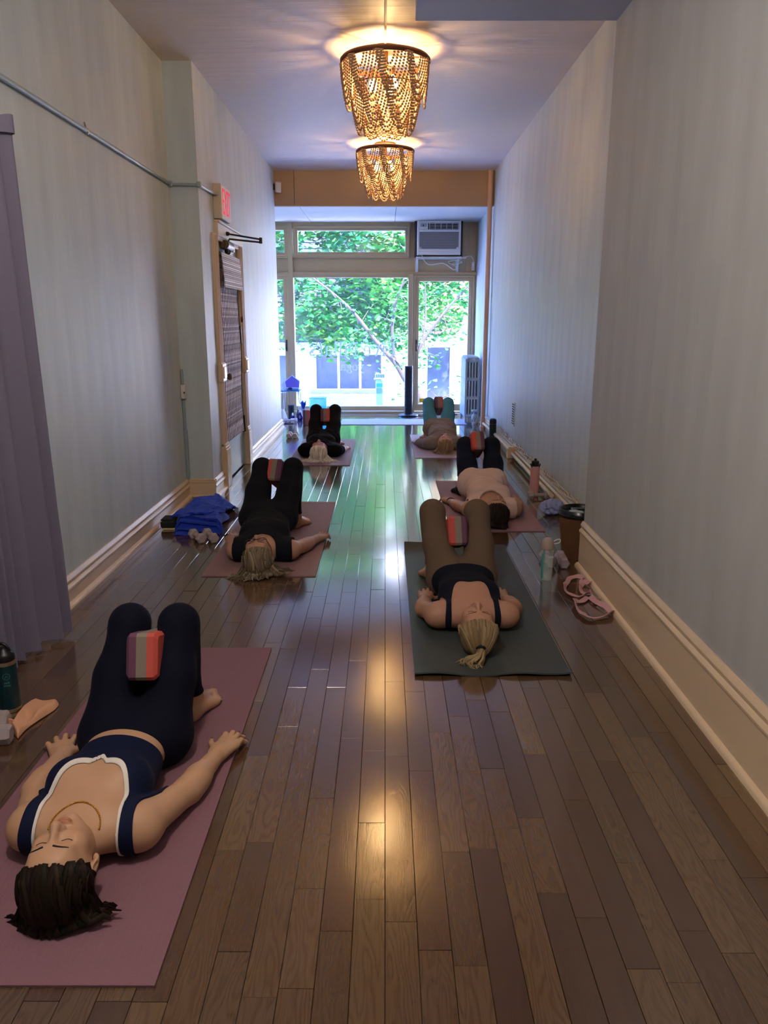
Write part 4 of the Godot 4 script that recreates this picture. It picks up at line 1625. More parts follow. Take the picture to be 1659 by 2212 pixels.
func curtain() -> void:
	var o := thing("curtain", "floor length grey lilac curtain hanging at the left wall", "curtain", Vector3(-1.52, 0, -3.28))
	var m := mat(rgb(114, 108, 128), 0.75)
	m.rim_enabled = true
	m.rim = 0.4
	m.uv1_triplanar = true
	m.uv1_scale = Vector3(6, 6, 6)
	m.normal_enabled = true
	m.normal_texture = M.weave
	m.normal_scale = 0.25
	var b := MB.new()
	var folds := func(u: float, v: float) -> Vector3:
		# u along the wall towards the viewer, v upwards
		var z := u * 1.9
		var ph := z * 66.0 + 1.5 * sin(z * 17.0) + 0.5 * sin(v * 2.5 + z * 4.0)
		var amp := lerpf(0.042, 0.022, v)
		var si := sin(ph)
		var x := amp * (si * (1.15 - 0.15 * si * si)) + 0.012 * sin(z * 13.0) * (1.0 - v)
		var base := maxf(0.045 - 0.3 * z, -0.025) + 0.02 * (1.0 - v) * (1.0 - v)
		return Vector3(x + base, 0.025 + v * 2.085, z * lerpf(1.0, 0.9, v) + 0.012 * cos(ph) * (1.0 - v) + 0.01)
	b.sheet(420, 36, folds, 0.003)
	part(o, "cloth", b, m, 80)
	b = MB.new()
	b.sheet(240, 4, func(u: float, v: float) -> Vector3:
		var z := u * 1.9
		var ph := z * 62.0
		return Vector3(maxf(0.06 - 0.3 * z, -0.035) + 0.02 * sin(ph) + 0.008 * sin(z * 40.0), 2.1 + 0.055 * v + 0.012 * sin(z * 50.0) * v, z * 0.9 + 0.01), 0.003)
	part(o, "heading", b, m, 80)

# ---------------------------------------------------------------- smooth bodies: fields of tapered capsules and ellipsoids, meshed as surface nets
class Field:
	var kind := PackedInt32Array()      # 0 capsule, 1 ellipsoid, 2 ellipsoid cut away
	var a := PackedVector3Array()
	var b := PackedVector3Array()
	var r0 := PackedFloat32Array()
	var r1 := PackedFloat32Array()
	var kk := PackedFloat32Array()
	var bas: Array[Basis] = []
	var floor_y := -100.0
	var tips := []
	func cap(p: Vector3, q: Vector3, ra: float, rb: float, k := 0.03) -> void:
		kind.append(0)
		a.append(p)
		b.append(q)
		r0.append(ra)
		r1.append(rb)
		kk.append(k)
		bas.append(Basis.IDENTITY)
	func ell(c: Vector3, r: Vector3, k := 0.03, turn := Basis.IDENTITY, cut := false) -> void:
		kind.append(2 if cut else 1)
		a.append(c)
		b.append(r)
		r0.append(0)
		r1.append(0)
		kk.append(k)
		bas.append(turn.transposed())
	func chain(pts: Array, rad: Array, k := 0.03) -> void:
		for i in pts.size() - 1:
			cap(pts[i], pts[i + 1], rad[i], rad[i + 1], k)
	func one(i: int, p: Vector3) -> float:
		if kind[i] == 0:
			var ab := b[i] - a[i]
			var t := clampf((p - a[i]).dot(ab) / maxf(ab.length_squared(), 1e-9), 0.0, 1.0)
			return (p - a[i] - ab * t).length() - lerpf(r0[i], r1[i], t)
		var q := bas[i] * (p - a[i])
		var s := q / b[i]
		var k0 := s.length()
		if k0 < 1e-4:
			return -minf(b[i].x, minf(b[i].y, b[i].z))
		return k0 * (k0 - 1.0) / (s / b[i]).length()
	func value(p: Vector3, use: PackedInt32Array) -> float:
		var d := 1e3
		for i in use:
			var e := one(i, p)
			var k := kk[i]
			if kind[i] == 2:
				e = -e
				var h := maxf(k - absf(d - e), 0.0) / k
				d = maxf(d, e) + h * h * k * 0.25
			else:
				var h := maxf(k - absf(d - e), 0.0) / k
				d = minf(d, e) - h * h * k * 0.25
		return maxf(d, floor_y - p.y)
	func nets(cell: float) -> Dictionary:
		var lo := Vector3(1e3, 1e3, 1e3)
		var hi := -lo
		for i in kind.size():
			if kind[i] == 0:
				var m := maxf(r0[i], r1[i])
				var e := Vector3(m, m, m)
				lo = lo.min(a[i].min(b[i]) - e)
				hi = hi.max(a[i].max(b[i]) + e)
			elif kind[i] == 1:
				var m := maxf(b[i].x, maxf(b[i].y, b[i].z))
				var e := Vector3(m, m, m)
				lo = lo.min(a[i] - e)
				hi = hi.max(a[i] + e)
		lo -= Vector3.ONE * cell * 3.0
		hi += Vector3.ONE * cell * 3.0
		var B := 6
		var nbx := int(ceil((hi.x - lo.x) / (cell * B)))
		var nby := int(ceil((hi.y - lo.y) / (cell * B)))
		var nbz := int(ceil((hi.z - lo.z) / (cell * B)))
		var nx := nbx * B + 1
		var ny := nby * B + 1
		var nz := nbz * B + 1
		var sx := 1
		var sy := nx
		var sz := nx * ny
		var val := PackedFloat32Array()
		val.resize(nx * ny * nz)
		val.fill(1.0)
		var rad := cell * B * 0.8661
		var blocks := PackedInt32Array()
		for bz in nbz:
			for by in nby:
				for bx in nbx:
					var c := lo + Vector3(bx + 0.5, by + 0.5, bz + 0.5) * (cell * B)
					var use := PackedInt32Array()
					var near := false
					for i in kind.size():
						var e := one(i, c)
						if kind[i] != 0:     # ellipsoid distances are only rough: be generous
							e = e * 0.6 if e > 0 else e
						if e < rad + maxf(kk[i], 0.01):
							use.append(i)
							if kind[i] != 2:
								near = true
					if not near:
						continue
					blocks.append_array([bx, by, bz])
					for z in range(bz * B, bz * B + B + 1):
						for y in range(by * B, by * B + B + 1):
							var at := z * sz + y * sy + bx * B
							var p := lo + Vector3(bx * B, y, z) * cell
							for x in B + 1:
								val[at + x] = value(p, use)
								p.x += cell
		var idx := PackedInt32Array()
		idx.resize(nx * ny * nz)
		idx.fill(-1)
		var ov := PackedVector3Array()
		var on := PackedVector3Array()
		var cells := PackedInt32Array()
		for q in range(0, blocks.size(), 3):
			for z in range(blocks[q + 2] * B, blocks[q + 2] * B + B):
				for y in range(blocks[q + 1] * B, blocks[q + 1] * B + B):
					for x in range(blocks[q] * B, blocks[q] * B + B):
						var i := z * sz + y * sy + x
						var v0 := val[i]
						if absf(v0) > cell * 2.2:
							continue
						var v1 := val[i + 1]
						var v2 := val[i + sy]
						var v3 := val[i + sy + 1]
						var v4 := val[i + sz]
						var v5 := val[i + sz + 1]
						var v6 := val[i + sz + sy]
						var v7 := val[i + sz + sy + 1]
						var m := int(v0 < 0) + int(v1 < 0) + int(v2 < 0) + int(v3 < 0) + int(v4 < 0) + int(v5 < 0) + int(v6 < 0) + int(v7 < 0)
						if m == 0 or m == 8:
							continue
						var s := Vector3.ZERO
						var n := 0
						if (v0 < 0) != (v1 < 0):
							s += Vector3(v0 / (v0 - v1), 0, 0)
							n += 1
						if (v2 < 0) != (v3 < 0):
							s += Vector3(v2 / (v2 - v3), 1, 0)
							n += 1
						if (v4 < 0) != (v5 < 0):
							s += Vector3(v4 / (v4 - v5), 0, 1)
							n += 1
						if (v6 < 0) != (v7 < 0):
							s += Vector3(v6 / (v6 - v7), 1, 1)
							n += 1
						if (v0 < 0) != (v2 < 0):
							s += Vector3(0, v0 / (v0 - v2), 0)
							n += 1
						if (v1 < 0) != (v3 < 0):
							s += Vector3(1, v1 / (v1 - v3), 0)
							n += 1
						if (v4 < 0) != (v6 < 0):
							s += Vector3(0, v4 / (v4 - v6), 1)
							n += 1
						if (v5 < 0) != (v7 < 0):
							s += Vector3(1, v5 / (v5 - v7), 1)
							n += 1
						if (v0 < 0) != (v4 < 0):
							s += Vector3(0, 0, v0 / (v0 - v4))
							n += 1
						if (v1 < 0) != (v5 < 0):
							s += Vector3(1, 0, v1 / (v1 - v5))
							n += 1
						if (v2 < 0) != (v6 < 0):
							s += Vector3(0, 1, v2 / (v2 - v6))
							n += 1
						if (v3 < 0) != (v7 < 0):
							s += Vector3(1, 1, v3 / (v3 - v7))
							n += 1
						idx[i] = ov.size()
						cells.append(i)
						ov.append(lo + (Vector3(x, y, z) + s / n) * cell)
						on.append(Vector3(v1 + v3 + v5 + v7 - v0 - v2 - v4 - v6, v2 + v3 + v6 + v7 - v0 - v1 - v4 - v5, v4 + v5 + v6 + v7 - v0 - v1 - v2 - v3).normalized())
		var ot := PackedInt32Array()
		for i in cells:
			var v0 := val[i]
			for ax in 3:
				var st: int = [sx, sy, sz][ax]
				if (v0 < 0) == (val[i + st] < 0):
					continue
				var s1: int = [sy, sz, sx][ax]
				var s2: int = [sz, sx, sy][ax]
				if i - s1 - s2 < 0:
					continue
				var a0 := idx[i]
				var a1 := idx[i - s1]
				var a2 := idx[i - s1 - s2]
				var a3 := idx[i - s2]
				if a0 < 0 or a1 < 0 or a2 < 0 or a3 < 0:
					continue
				if v0 < 0:
					ot.append_array([a0, a1, a2, a0, a2, a3])
				else:
					ot.append_array([a0, a2, a1, a0, a3, a2])
		return {"v": ov, "n": on, "t": ot}

func join(into: Dictionary, m: Dictionary, xf: Transform3D, c: Color) -> void:
	var base: int = into.v.size()
	var col: PackedColorArray = m.get("c", PackedColorArray())
	for i in m.v.size():
		into.v.append(xf * m.v[i])
		into.n.append((xf.basis * m.n[i]).normalized())
		into.c.append(col[i] if col.size() > 0 else c)
	for i in m.t:
		into.t.append(base + i)

func blank() -> Dictionary:
	return {"v": PackedVector3Array(), "n": PackedVector3Array(), "c": PackedColorArray(), "t": PackedInt32Array()}

func to_mesh(m: Dictionary) -> ArrayMesh:
	var arr := []
	arr.resize(Mesh.ARRAY_MAX)
	arr[Mesh.ARRAY_VERTEX] = m.v
	arr[Mesh.ARRAY_NORMAL] = m.n
	if m.has("c") and m.c.size() == m.v.size():
		arr[Mesh.ARRAY_COLOR] = m.c
	var t: PackedInt32Array = m.t
	var cw := PackedInt32Array()
	cw.resize(t.size())
	for k in range(0, t.size(), 3):
		cw[k] = t[k]
		cw[k + 1] = t[k + 2]
		cw[k + 2] = t[k + 1]
	arr[Mesh.ARRAY_INDEX] = cw
	var am := ArrayMesh.new()
	if t.size() > 0:
		am.add_surface_from_arrays(Mesh.PRIMITIVE_TRIANGLES, arr)
	return am

# cloth cut from a body: where region(p) < 0, raised along the normal by lift(p), with a turned-in hem
func garment(m: Dictionary, region: Callable, lift: Callable, hem := 0.006) -> Dictionary:
	var n: int = m.v.size()
	var f := PackedFloat32Array()
	f.resize(n)
	var pos := PackedVector3Array()
	pos.resize(n)
	for i in n:
		var p: Vector3 = m.v[i]
		f[i] = region.call(p)
		pos[i] = p + m.n[i] * float(lift.call(p)) if f[i] < 0.03 else p
	var out := {"v": PackedVector3Array(), "n": PackedVector3Array(), "t": PackedInt32Array()}
	var seen := {}
	var cutv := {}
	var t: PackedInt32Array = m.t
	for k in range(0, t.size(), 3):
		var ids := [t[k], t[k + 1], t[k + 2]]
		var ins := 0
		for i in ids:
			if f[i] < 0:
				ins += 1
		if ins == 0:
			continue
		var poly := []
		var cut := []
		for e in 3:
			var i: int = ids[e]
			var j: int = ids[(e + 1) % 3]
			if f[i] < 0:
				if not seen.has(i):
					seen[i] = out.v.size()
					out.v.append(pos[i])
					out.n.append(m.n[i])
				poly.append(seen[i])
			if (f[i] < 0) != (f[j] < 0):
				var key := Vector2i(mini(i, j), maxi(i, j))
				if not cutv.has(key):
					var s := f[i] / (f[i] - f[j])
					cutv[key] = out.v.size()
					out.v.append(pos[i].lerp(pos[j], s))
					out.n.append(m.n[i].lerp(m.n[j], s).normalized())
				poly.append(cutv[key])
				cut.append([cutv[key], f[i] < 0])
		for q in range(1, poly.size() - 1):
			out.t.append_array([poly[0], poly[q], poly[q + 1]])
		if cut.size() == 2:
			var a: int = cut[0][0] if cut[0][1] else cut[1][0]
			var b: int = cut[1][0] if cut[0][1] else cut[0][0]
			var base: int = out.v.size()
			out.v.append(out.v[a] - out.n[a] * hem)
			out.v.append(out.v[b] - out.n[b] * hem)
			out.n.append(out.n[a])
			out.n.append(out.n[b])
			out.t.append_array([a, base, base + 1, a, base + 1, b])
	return out

func smooth_normals(m: Dictionary) -> void:
	var n := PackedVector3Array()
	n.resize(m.v.size())
	var t: PackedInt32Array = m.t
	for k in range(0, t.size(), 3):
		var fn: Vector3 = (m.v[t[k + 1]] - m.v[t[k]]).cross(m.v[t[k + 2]] - m.v[t[k]])
		for e in 3:
			n[t[k + e]] += fn
	for i in n.size():
		n[i] = n[i].normalized()
	m.n = n

# ---------------------------------------------------------------- chandeliers
func strand(top: float, deep: float, half: float, r0: float, r1: float, drop: float, out: float) -> ArrayMesh:
	# a string of beads hung between two points of a ring, following the drum of the lamp
	var b := MB.new()
	var last := Vector3.ZERO
	var n := 400
	var gap := 0.0172
	for k in n + 1:
		var s := 2.0 * k / n - 1.0
		var y := top - deep * (1.0 - pow(absf(s), 2.6))
		var d := clampf((3.11 - y) / drop, 0.0, 1.0)
		var r := lerpf(r0, r1, pow(d, 1.6)) + out
		var a := half * s
		var q := Vector3(sin(a) * r, y - 3.11, cos(a) * r)
		if k == 0 or q.distance_to(last) >= gap:
			b.ball(q, Vector3(0.0086, 0.0086, 0.0086), 6, 5)
			last = q
	return b.mesh(100)

func chandeliers() -> void:
	var beads := mat(rgb(176, 144, 114), 0.6)
	var upper := []
	var lower := []
	for i in 6:
		upper.append(strand(3.095, 0.08 + 0.038 * i, 0.13 + 0.056 * i, 0.294, 0.262, 0.27, 0.004 + 0.0015 * i))
	for i in 6:
		lower.append(strand(2.945, 0.09 + 0.038 * i, 0.17 + 0.066 * i, 0.262, 0.18, 0.47, -0.002 + 0.0012 * i))
	var last := []
	for i in 3:
		last.append(strand(2.80, 0.10 + 0.028 * i, 0.28 + 0.09 * i, 0.215, 0.13, 0.49, 0.0015 * i))
	var rim := MB.new()
	for k in 48:
		var a0 := TAU * k / 48
		var a1 := TAU * (k + 1) / 48
		var pr := [Vector2(0.287, -0.016), Vector2(0.30, -0.018), Vector2(0.309, -0.006), Vector2(0.309, 0.008), Vector2(0.30, 0.018), Vector2(0.287, 0.016), Vector2(0.287, -0.016)]
		for i in 6:
			var q: Vector2 = pr[i]
			var w: Vector2 = pr[i + 1]
			rim.quad(Vector3(cos(a0) * q.x, q.y, sin(a0) * q.x), Vector3(cos(a0) * w.x, w.y, sin(a0) * w.x), Vector3(cos(a1) * w.x, w.y, sin(a1) * w.x), Vector3(cos(a1) * q.x, q.y, sin(a1) * q.x))
	var inner := MB.new()
	inner.tube(arc(Vector3(0, -0.165, 0), Vector3.RIGHT, Vector3.BACK, 0, TAU * 47 / 48, 47), 0.005, 6, true)
	inner.tube(arc(Vector3(0, -0.455, 0), Vector3.RIGHT, Vector3.BACK, 0, TAU * 47 / 48, 47).map(func(q): return Vector3(q.x * 0.11, q.y, q.z * 0.11)), 0.004, 6, true)
	var ring2 := MB.new()
	ring2.tube(arc(Vector3(0, -0.165, 0), Vector3.RIGHT * 0.255, Vector3.BACK * 0.255, 0, TAU * 47 / 48, 47), 0.005, 6, true)
	for k in 3:
		var a := TAU * k / 3 + 0.4
		ring2.tube([Vector3(cos(a) * 0.295, 0.0, sin(a) * 0.295), Vector3(cos(a) * 0.255, -0.165, sin(a) * 0.255)], 0.004, 6)
	var spokes := MB.new()
	for k in 3:
		var a := TAU * k / 3 + 0.4
		spokes.tube([Vector3(cos(a) * 0.295, 0.0, sin(a) * 0.295), Vector3(cos(a) * 0.06, 0.03, sin(a) * 0.06)], 0.006, 6)
	spokes.tube([Vector3(0, -0.06, 0), Vector3(0, 0.075, 0)], 0.02, 12)
	var canopy := MB.new()
	canopy.lathe([Vector2(0, 0.058), Vector2(0.08, 0.06), Vector2(0.112, 0.068), Vector2(0.112, 0.08), Vector2(0, 0.08)], 32)
	var brass := mat(rgb(120, 84, 50), 0.45, 0.3)
	var brown := mat(rgb(96, 52, 30), 0.6)
	var glow := mat(Color(1, 0.95, 0.85), 0.5)
	glow.emission_enabled = true
	glow.emission = Color(1.0, 0.80, 0.52)
	glow.emission_energy_multiplier = 7.0
	for e in [[-5.85, "beaded chandelier nearest the viewer with two tiers of wooden bead swags"], [-8.77, "beaded chandelier farther away, near the window end beam"]]:
		var o := thing("bead_chandelier", e[1], "chandelier", Vector3(0.0, 3.11, e[0]), 0.13, "bead chandeliers")
		part(o, "rim", rim, brown, 50)
		part(o, "inner_ring", ring2, brass, 80)
		part(o, "spokes", spokes, brass, 80)
		part(o, "canopy", canopy, brass, 40)
		for t in 9:
			for i in 6:
				var p := put(o, "bead_strand", upper[i], beads)
				p.rotation.y = TAU * t / 9 + 0.025 * (i - 2)
		for t in 8:
			for i in 6:
				var p := put(o, "bead_strand", lower[i], beads)
				p.rotation.y = TAU * t / 8 + 0.3 + 0.025 * (i - 3)
		for t in 8:
			for i in 3:
				var p := put(o, "bead_strand", last[i], beads)
				p.rotation.y = TAU * t / 8 + 0.69 + 0.02 * i
		for k in 3:
			var a := TAU * k / 3 + 1.0
			var c := Vector3(cos(a) * 0.085, -0.15, sin(a) * 0.085)
			var h := MB.new()
			h.tube([c + Vector3(0, 0.05, 0), c + Vector3(0, 0.10, 0)], 0.014, 10)
			h.tube([c + Vector3(0, 0.09, 0), Vector3(c.x * 0.2, -0.03, c.z * 0.2)], 0.006, 6)
			part(o, "lamp_holder", h, brass, 60)
			h = MB.new()
			h.lathe([Vector2(0, -0.045), Vector2(0.018, -0.04), Vector2(0.031, -0.015), Vector2(0.028, 0.012), Vector2(0.014, 0.04), Vector2(0.012, 0.05), Vector2(0, 0.05)], 14, c)
			part(o, "bulb", h, glow, 80)
			var l := OmniLight3D.new()
			l.name = "bulb_light"
			o.add_child(l, true)
			l.position = c
			l.light_energy = 0.145
			l.light_color = Color(1.0, 0.82, 0.56)
			l.light_size = 0.025
			l.omni_range = 20
			l.omni_attenuation = 2.0
			l.shadow_enabled = true
	var o := thing("lamp_wire", "pale lamp wire clipped along the ceiling before the nearest chandelier", "wire", Vector3(0.0, 3.186, -5.72))
	var b := MB.new()
	b.tube([Vector3(0, 0, 0), Vector3(0.002, -0.001, 0.9)], 0.0075, 8)
	part(o, "rod", b, M.offwhite)
	b = MB.new()
	b.tube(spline([Vector3(0.002, -0.001, 0.9), Vector3(-0.004, -0.001, 1.2), Vector3(-0.012, -0.001, 2.0), Vector3(-0.012, -0.001, 4.5)], 6), 0.004, 6)
	b.tube(spline([Vector3(0.002, -0.001, 0.9), Vector3(0.01, -0.001, 1.2), Vector3(0.02, -0.001, 2.0), Vector3(0.02, -0.001, 4.5)], 6), 0.004, 6)
	part(o, "cord", b, M.offwhite)
	b = MB.new()
	b.tube([Vector3(-0.012, -0.006, 1.22), Vector3(0.0, -0.012, 1.20), Vector3(0.016, -0.006, 1.22)], 0.005, 6)
	b.ball(Vector3(0.03, -0.008, 1.34), Vector3(0.01, 0.008, 0.012), 8, 6)
	part(o, "clip", b, M.brown)

# ---------------------------------------------------------------- mats, blocks and what lies about
func yoga_mat(x0: float, x1: float, z_near: float, z_far: float, c: Color, label: String, curl_near := 0.0, curl_far := 0.0, gloss := 0.62, group := "practice mats") -> void:
	var o := thing("yoga_mat", label, "yoga mat", Vector3((x0 + x1) / 2, 0, (z_near + z_far) / 2), 0, group)
	var m := mat(c, gloss, 0.0, 0.35)
	m.uv1_triplanar = true
	m.uv1_scale = Vector3(9, 9, 9)
	m.normal_enabled = true
	m.normal_texture = M.weave
	m.normal_scale = 0.35
	m.albedo_texture = M.fine
	var w := x1 - x0
	var l := z_near - z_far
	var b := MB.new()
	b.sheet(28, 120, func(u: float, v: float) -> Vector3:
		var x := (u - 0.5) * w
		var z := (0.5 - v) * l
		var y := 0.0065
		var e := clampf((0.09 - (l / 2 - z)) / 0.09, 0, 1)
		y += curl_near * e * e * (0.45 + 0.55 * sin(u * 9.0 + 1.0) * sin(u * 4.0))
		e = clampf((0.1 - (l / 2 + z)) / 0.1, 0, 1)
		y += curl_far * e * e * (1.0 - 0.6 * u)
		return Vector3(x, y, z), 0.006)
	part(o, "sheet", b, m, 50)
	if gloss > 0.6:      # fine ribs along the mat
		b = MB.new()
		var n := 36
		for k in n:
			var x := (float(k + 0.5) / n - 0.5) * w * 0.985
			b.box(Vector3(x, 0.0063, 0), Vector3(w / n * 0.55, 0.0012, l * 0.93), 0.0006)
		part(o, "ribs", b, m, 30).set_meta("kind", "stuff")

func yoga_block(front: Vector3, pitch: float, yaw: float, order: Array, label: String, s := Vector3(0.1, 0.15, 0.228)) -> Node3D:
	var o := thing("yoga_block", label, "yoga block", Vector3.ZERO, 0, "striped foam blocks")
	o.basis = Basis.from_euler(Vector3(-pitch, yaw, 0))
	o.position = front + o.basis * Vector3(0, 0, -s.z / 2)
	var cols := {"coral": rgb(222, 92, 78), "grey": rgb(150, 136, 120), "purple": rgb(116, 70, 96)}
	for k in 3:
		var b := MB.new()
		var t := s.x / 3
		var x0 := (k - 1.5) * t
		var rings := [[x0, 0.0], [x0 + t, 0.0]]
		if k == 0:
			rings = [[x0, 0.011], [x0 + 0.011, 0.0], [x0 + t, 0.0]]
		elif k == 2:
			rings = [[x0, 0.0], [x0 + t - 0.011, 0.0], [x0 + t, 0.011]]
		var prev := []
		for q in rings:
			var hy: float = s.y / 2 - q[1]
			var hz: float = s.z / 2 - q[1]
			var c := 0.011
			var ring := []
			for e in [[hy, hz - c], [hy - c, hz], [c - hy, hz], [-hy, hz - c], [-hy, c - hz], [c - hy, -hz], [hy - c, -hz], [hy, c - hz]]:
				ring.append(Vector3(q[0], e[0], e[1]))
			if prev:
				for e in 8:
					var mid: Vector3 = prev[e] + prev[(e + 1) % 8]
					b.face([prev[e], prev[(e + 1) % 8], ring[(e + 1) % 8], ring[e]], Vector3(0, mid.y, mid.z) if absf(q[1] - prev[8]) < 1e-6 else Vector3(signf(x0) * 0.03, mid.y, mid.z))
			else:
				b.face(ring.duplicate(), Vector3.LEFT)
			prev = ring.duplicate()
			prev.append(q[1])
		prev.resize(8)
		b.face(prev, Vector3.RIGHT)
		var m := mat(cols[order[k]], 0.8)
		m.uv1_triplanar = true
		m.uv1_scale = Vector3(12, 12, 12)
		m.albedo_texture = M.fine
		part(o, "foam_layer", b, m, 30, order[k] + " foam layer")
	return o

func dumbbell(at: Vector3, turn: float, label: String, c := Color(0.66, 0.60, 0.60)) -> void:
	var o := thing("dumbbell", label, "dumbbell", at, turn, "small neoprene dumbbells")
	var m := mat(c, 0.55)
	var b := MB.new()
	b.tube([Vector3(-0.06, 0.031, 0), Vector3(-0.03, 0.031, 0), Vector3(0, 0.031, 0), Vector3(0.03, 0.031, 0), Vector3(0.06, 0.031, 0)], [0.013, 0.0145, 0.0155, 0.0145, 0.013], 12)
	part(o, "handle", b, m, 60)
	for s in [-1.0, 1.0]:
		b = MB.new()
		var rings := [[0.045, 0.026], [0.052, 0.034], [0.083, 0.034], [0.09, 0.026]]
		var prev := []
		for q in rings:
			var ring := []
			for k in 6:
				var a := TAU * (k + 0.5) / 6
				ring.append(Vector3(s * q[0], 0.031 + cos(a) * q[1] * 1.02, sin(a) * q[1]))
			if prev:
				for k in 6:
					b.face([prev[k], prev[(k + 1) % 6], ring[(k + 1) % 6], ring[k]], prev[k] + prev[(k + 1) % 6] - Vector3(0, 0.062, 0) - 2 * Vector3(s * q[0], 0, 0))
			else:
				b.face(ring.duplicate(), Vector3(-s, 0, 0))
			prev = ring
		b.face(prev.duplicate(), Vector3(s, 0, 0))
		b.lathe([Vector2(0, 0), Vector2(0, 0)], 3)
		part(o, "head", b, m, 20)

func bottle(label: String, at: Vector3, prof: Array, m: Material) -> Node3D:
	var o := thing("water_bottle", label, "bottle", at)
	var b := MB.new()
	b.lathe(prof, 32)
	part(o, "body", b, m, 40)
	return o

func practice_things() -> void:
	var mauve := rgb(148, 106, 116)
	yoga_mat(-1.127, -0.497, -1.36, -3.12, mauve, "mauve mat under the nearest woman in navy")
	yoga_mat(-1.03, -0.39, -4.093, -5.87, rgb(158, 122, 122), "dusty pink mat under the woman with glasses and black clothes", 0.0, 0.012)
	yoga_mat(-0.978, -0.347, -7.469, -9.154, rgb(150, 124, 138), "mauve mat under the white haired woman in black")
	yoga_mat(0.31, 0.94, -7.888, -9.535, rgb(186, 164, 176), "pale mauve mat under the woman in teal leggings")
	yoga_mat(0.12, 0.756, -2.852, -4.66, rgb(74, 80, 78), "dark green black mat with curling ends under the woman in brown leggings", 0.022, 0.035, 0.42)
	yoga_mat(0.45, 1.09, -5.04, -6.71, rgb(168, 130, 140), "dusty pink mat under the woman in the pale pink shirt")
	yoga_mat(-0.62, 1.12, -10.49, -11.09, rgb(178, 172, 208), "empty lavender mat laid crosswise before the shop window")
	yoga_block(Vector3(-0.778, 0.355, -2.265), 0.32, 0.03, ["purple", "grey", "coral"], "striped block held between the knees of the nearest woman")
	yoga_block(Vector3(-0.738, 0.44, -5.0), 0.5, -0.25, ["coral", "grey", "purple"], "striped block between the knees of the woman with glasses")
	yoga_block(Vector3(-0.661, 0.385, -8.45), 0.35, 0.03, ["purple", "grey", "coral"], "striped block between the knees of the white haired woman")
	yoga_block(Vector3(0.633, 0.46, -9.05), 0.5, 0.08, ["purple", "grey", "coral"], "striped block between the teal leggings by the glass door")
	yoga_block(Vector3(0.378, 0.345, -3.82), 0.36, 0.1, ["coral", "grey", "purple"], "striped block between the knees of the woman in brown leggings")
	yoga_block(Vector3(0.728, 0.49, -5.95), 0.5, 0.1, ["coral", "grey", "purple"], "striped block between the knees of the woman in the pale pink shirt")
	yoga_block(Vector3(-1.07, 0.1055, -10.43), 0, 0.05, ["purple", "grey", "coral"], "striped block standing upright on the floor near the small table", Vector3(0.098, 0.211, 0.15))
	# dumbbells
	dumbbell(Vector3(-1.275, 0, -2.335) + Vector3(-0.085, 0, -0.005), 0.15, "grey dumbbell lying in front of the dark bottle, nearest the viewer")
	dumbbell(Vector3(-1.415, 0, -2.44), 0.1, "grey dumbbell behind the nearest one, half cut by the picture edge")
	dumbbell(Vector3(-1.225, 0, -4.82), -0.98, "grey dumbbell beside the blue towel, nearer the wall")
	dumbbell(Vector3(-1.14, 0, -4.83), -1.05, "grey dumbbell beside the blue towel, nearer the mat")
	dumbbell(Vector3(-1.17, 0, -9.34), PI / 2, "small grey dumbbell by the far left baseboard, nearer the wall")
	dumbbell(Vector3(-1.095, 0, -9.34), PI / 2, "small grey dumbbell by the far left baseboard, nearer the mat")
	dumbbell(Vector3(-1.32, 0, -10.75), 0.05, "pale lavender dumbbell under the little bottles by the window", Color(0.74, 0.72, 0.80))
	dumbbell(Vector3(1.235, 0, -6.03), 0.1, "pinkish grey dumbbell in front of the pink bottle")
	dumbbell(Vector3(1.27, 0, -8.93), 1.2, "grey dumbbell in front of the dark bottle by the heating pipe")
	dumbbell(Vector3(1.14, 0, -9.0), 1.3, "pale dumbbell behind the knee of the woman in the pale pink shirt", Color(0.78, 0.76, 0.74))
	dumbbell(Vector3(1.04, 0, -4.32), 1.5, "lilac grey dumbbell in front of the cup shaped bin", Color(0.64, 0.58, 0.62))
	dumbbell(Vector3(0.96, 0, -4.34), 1.6, "lilac grey dumbbell behind the clear bottle", Color(0.64, 0.58, 0.62))
	bottles()
	cloths()
	window_corner()

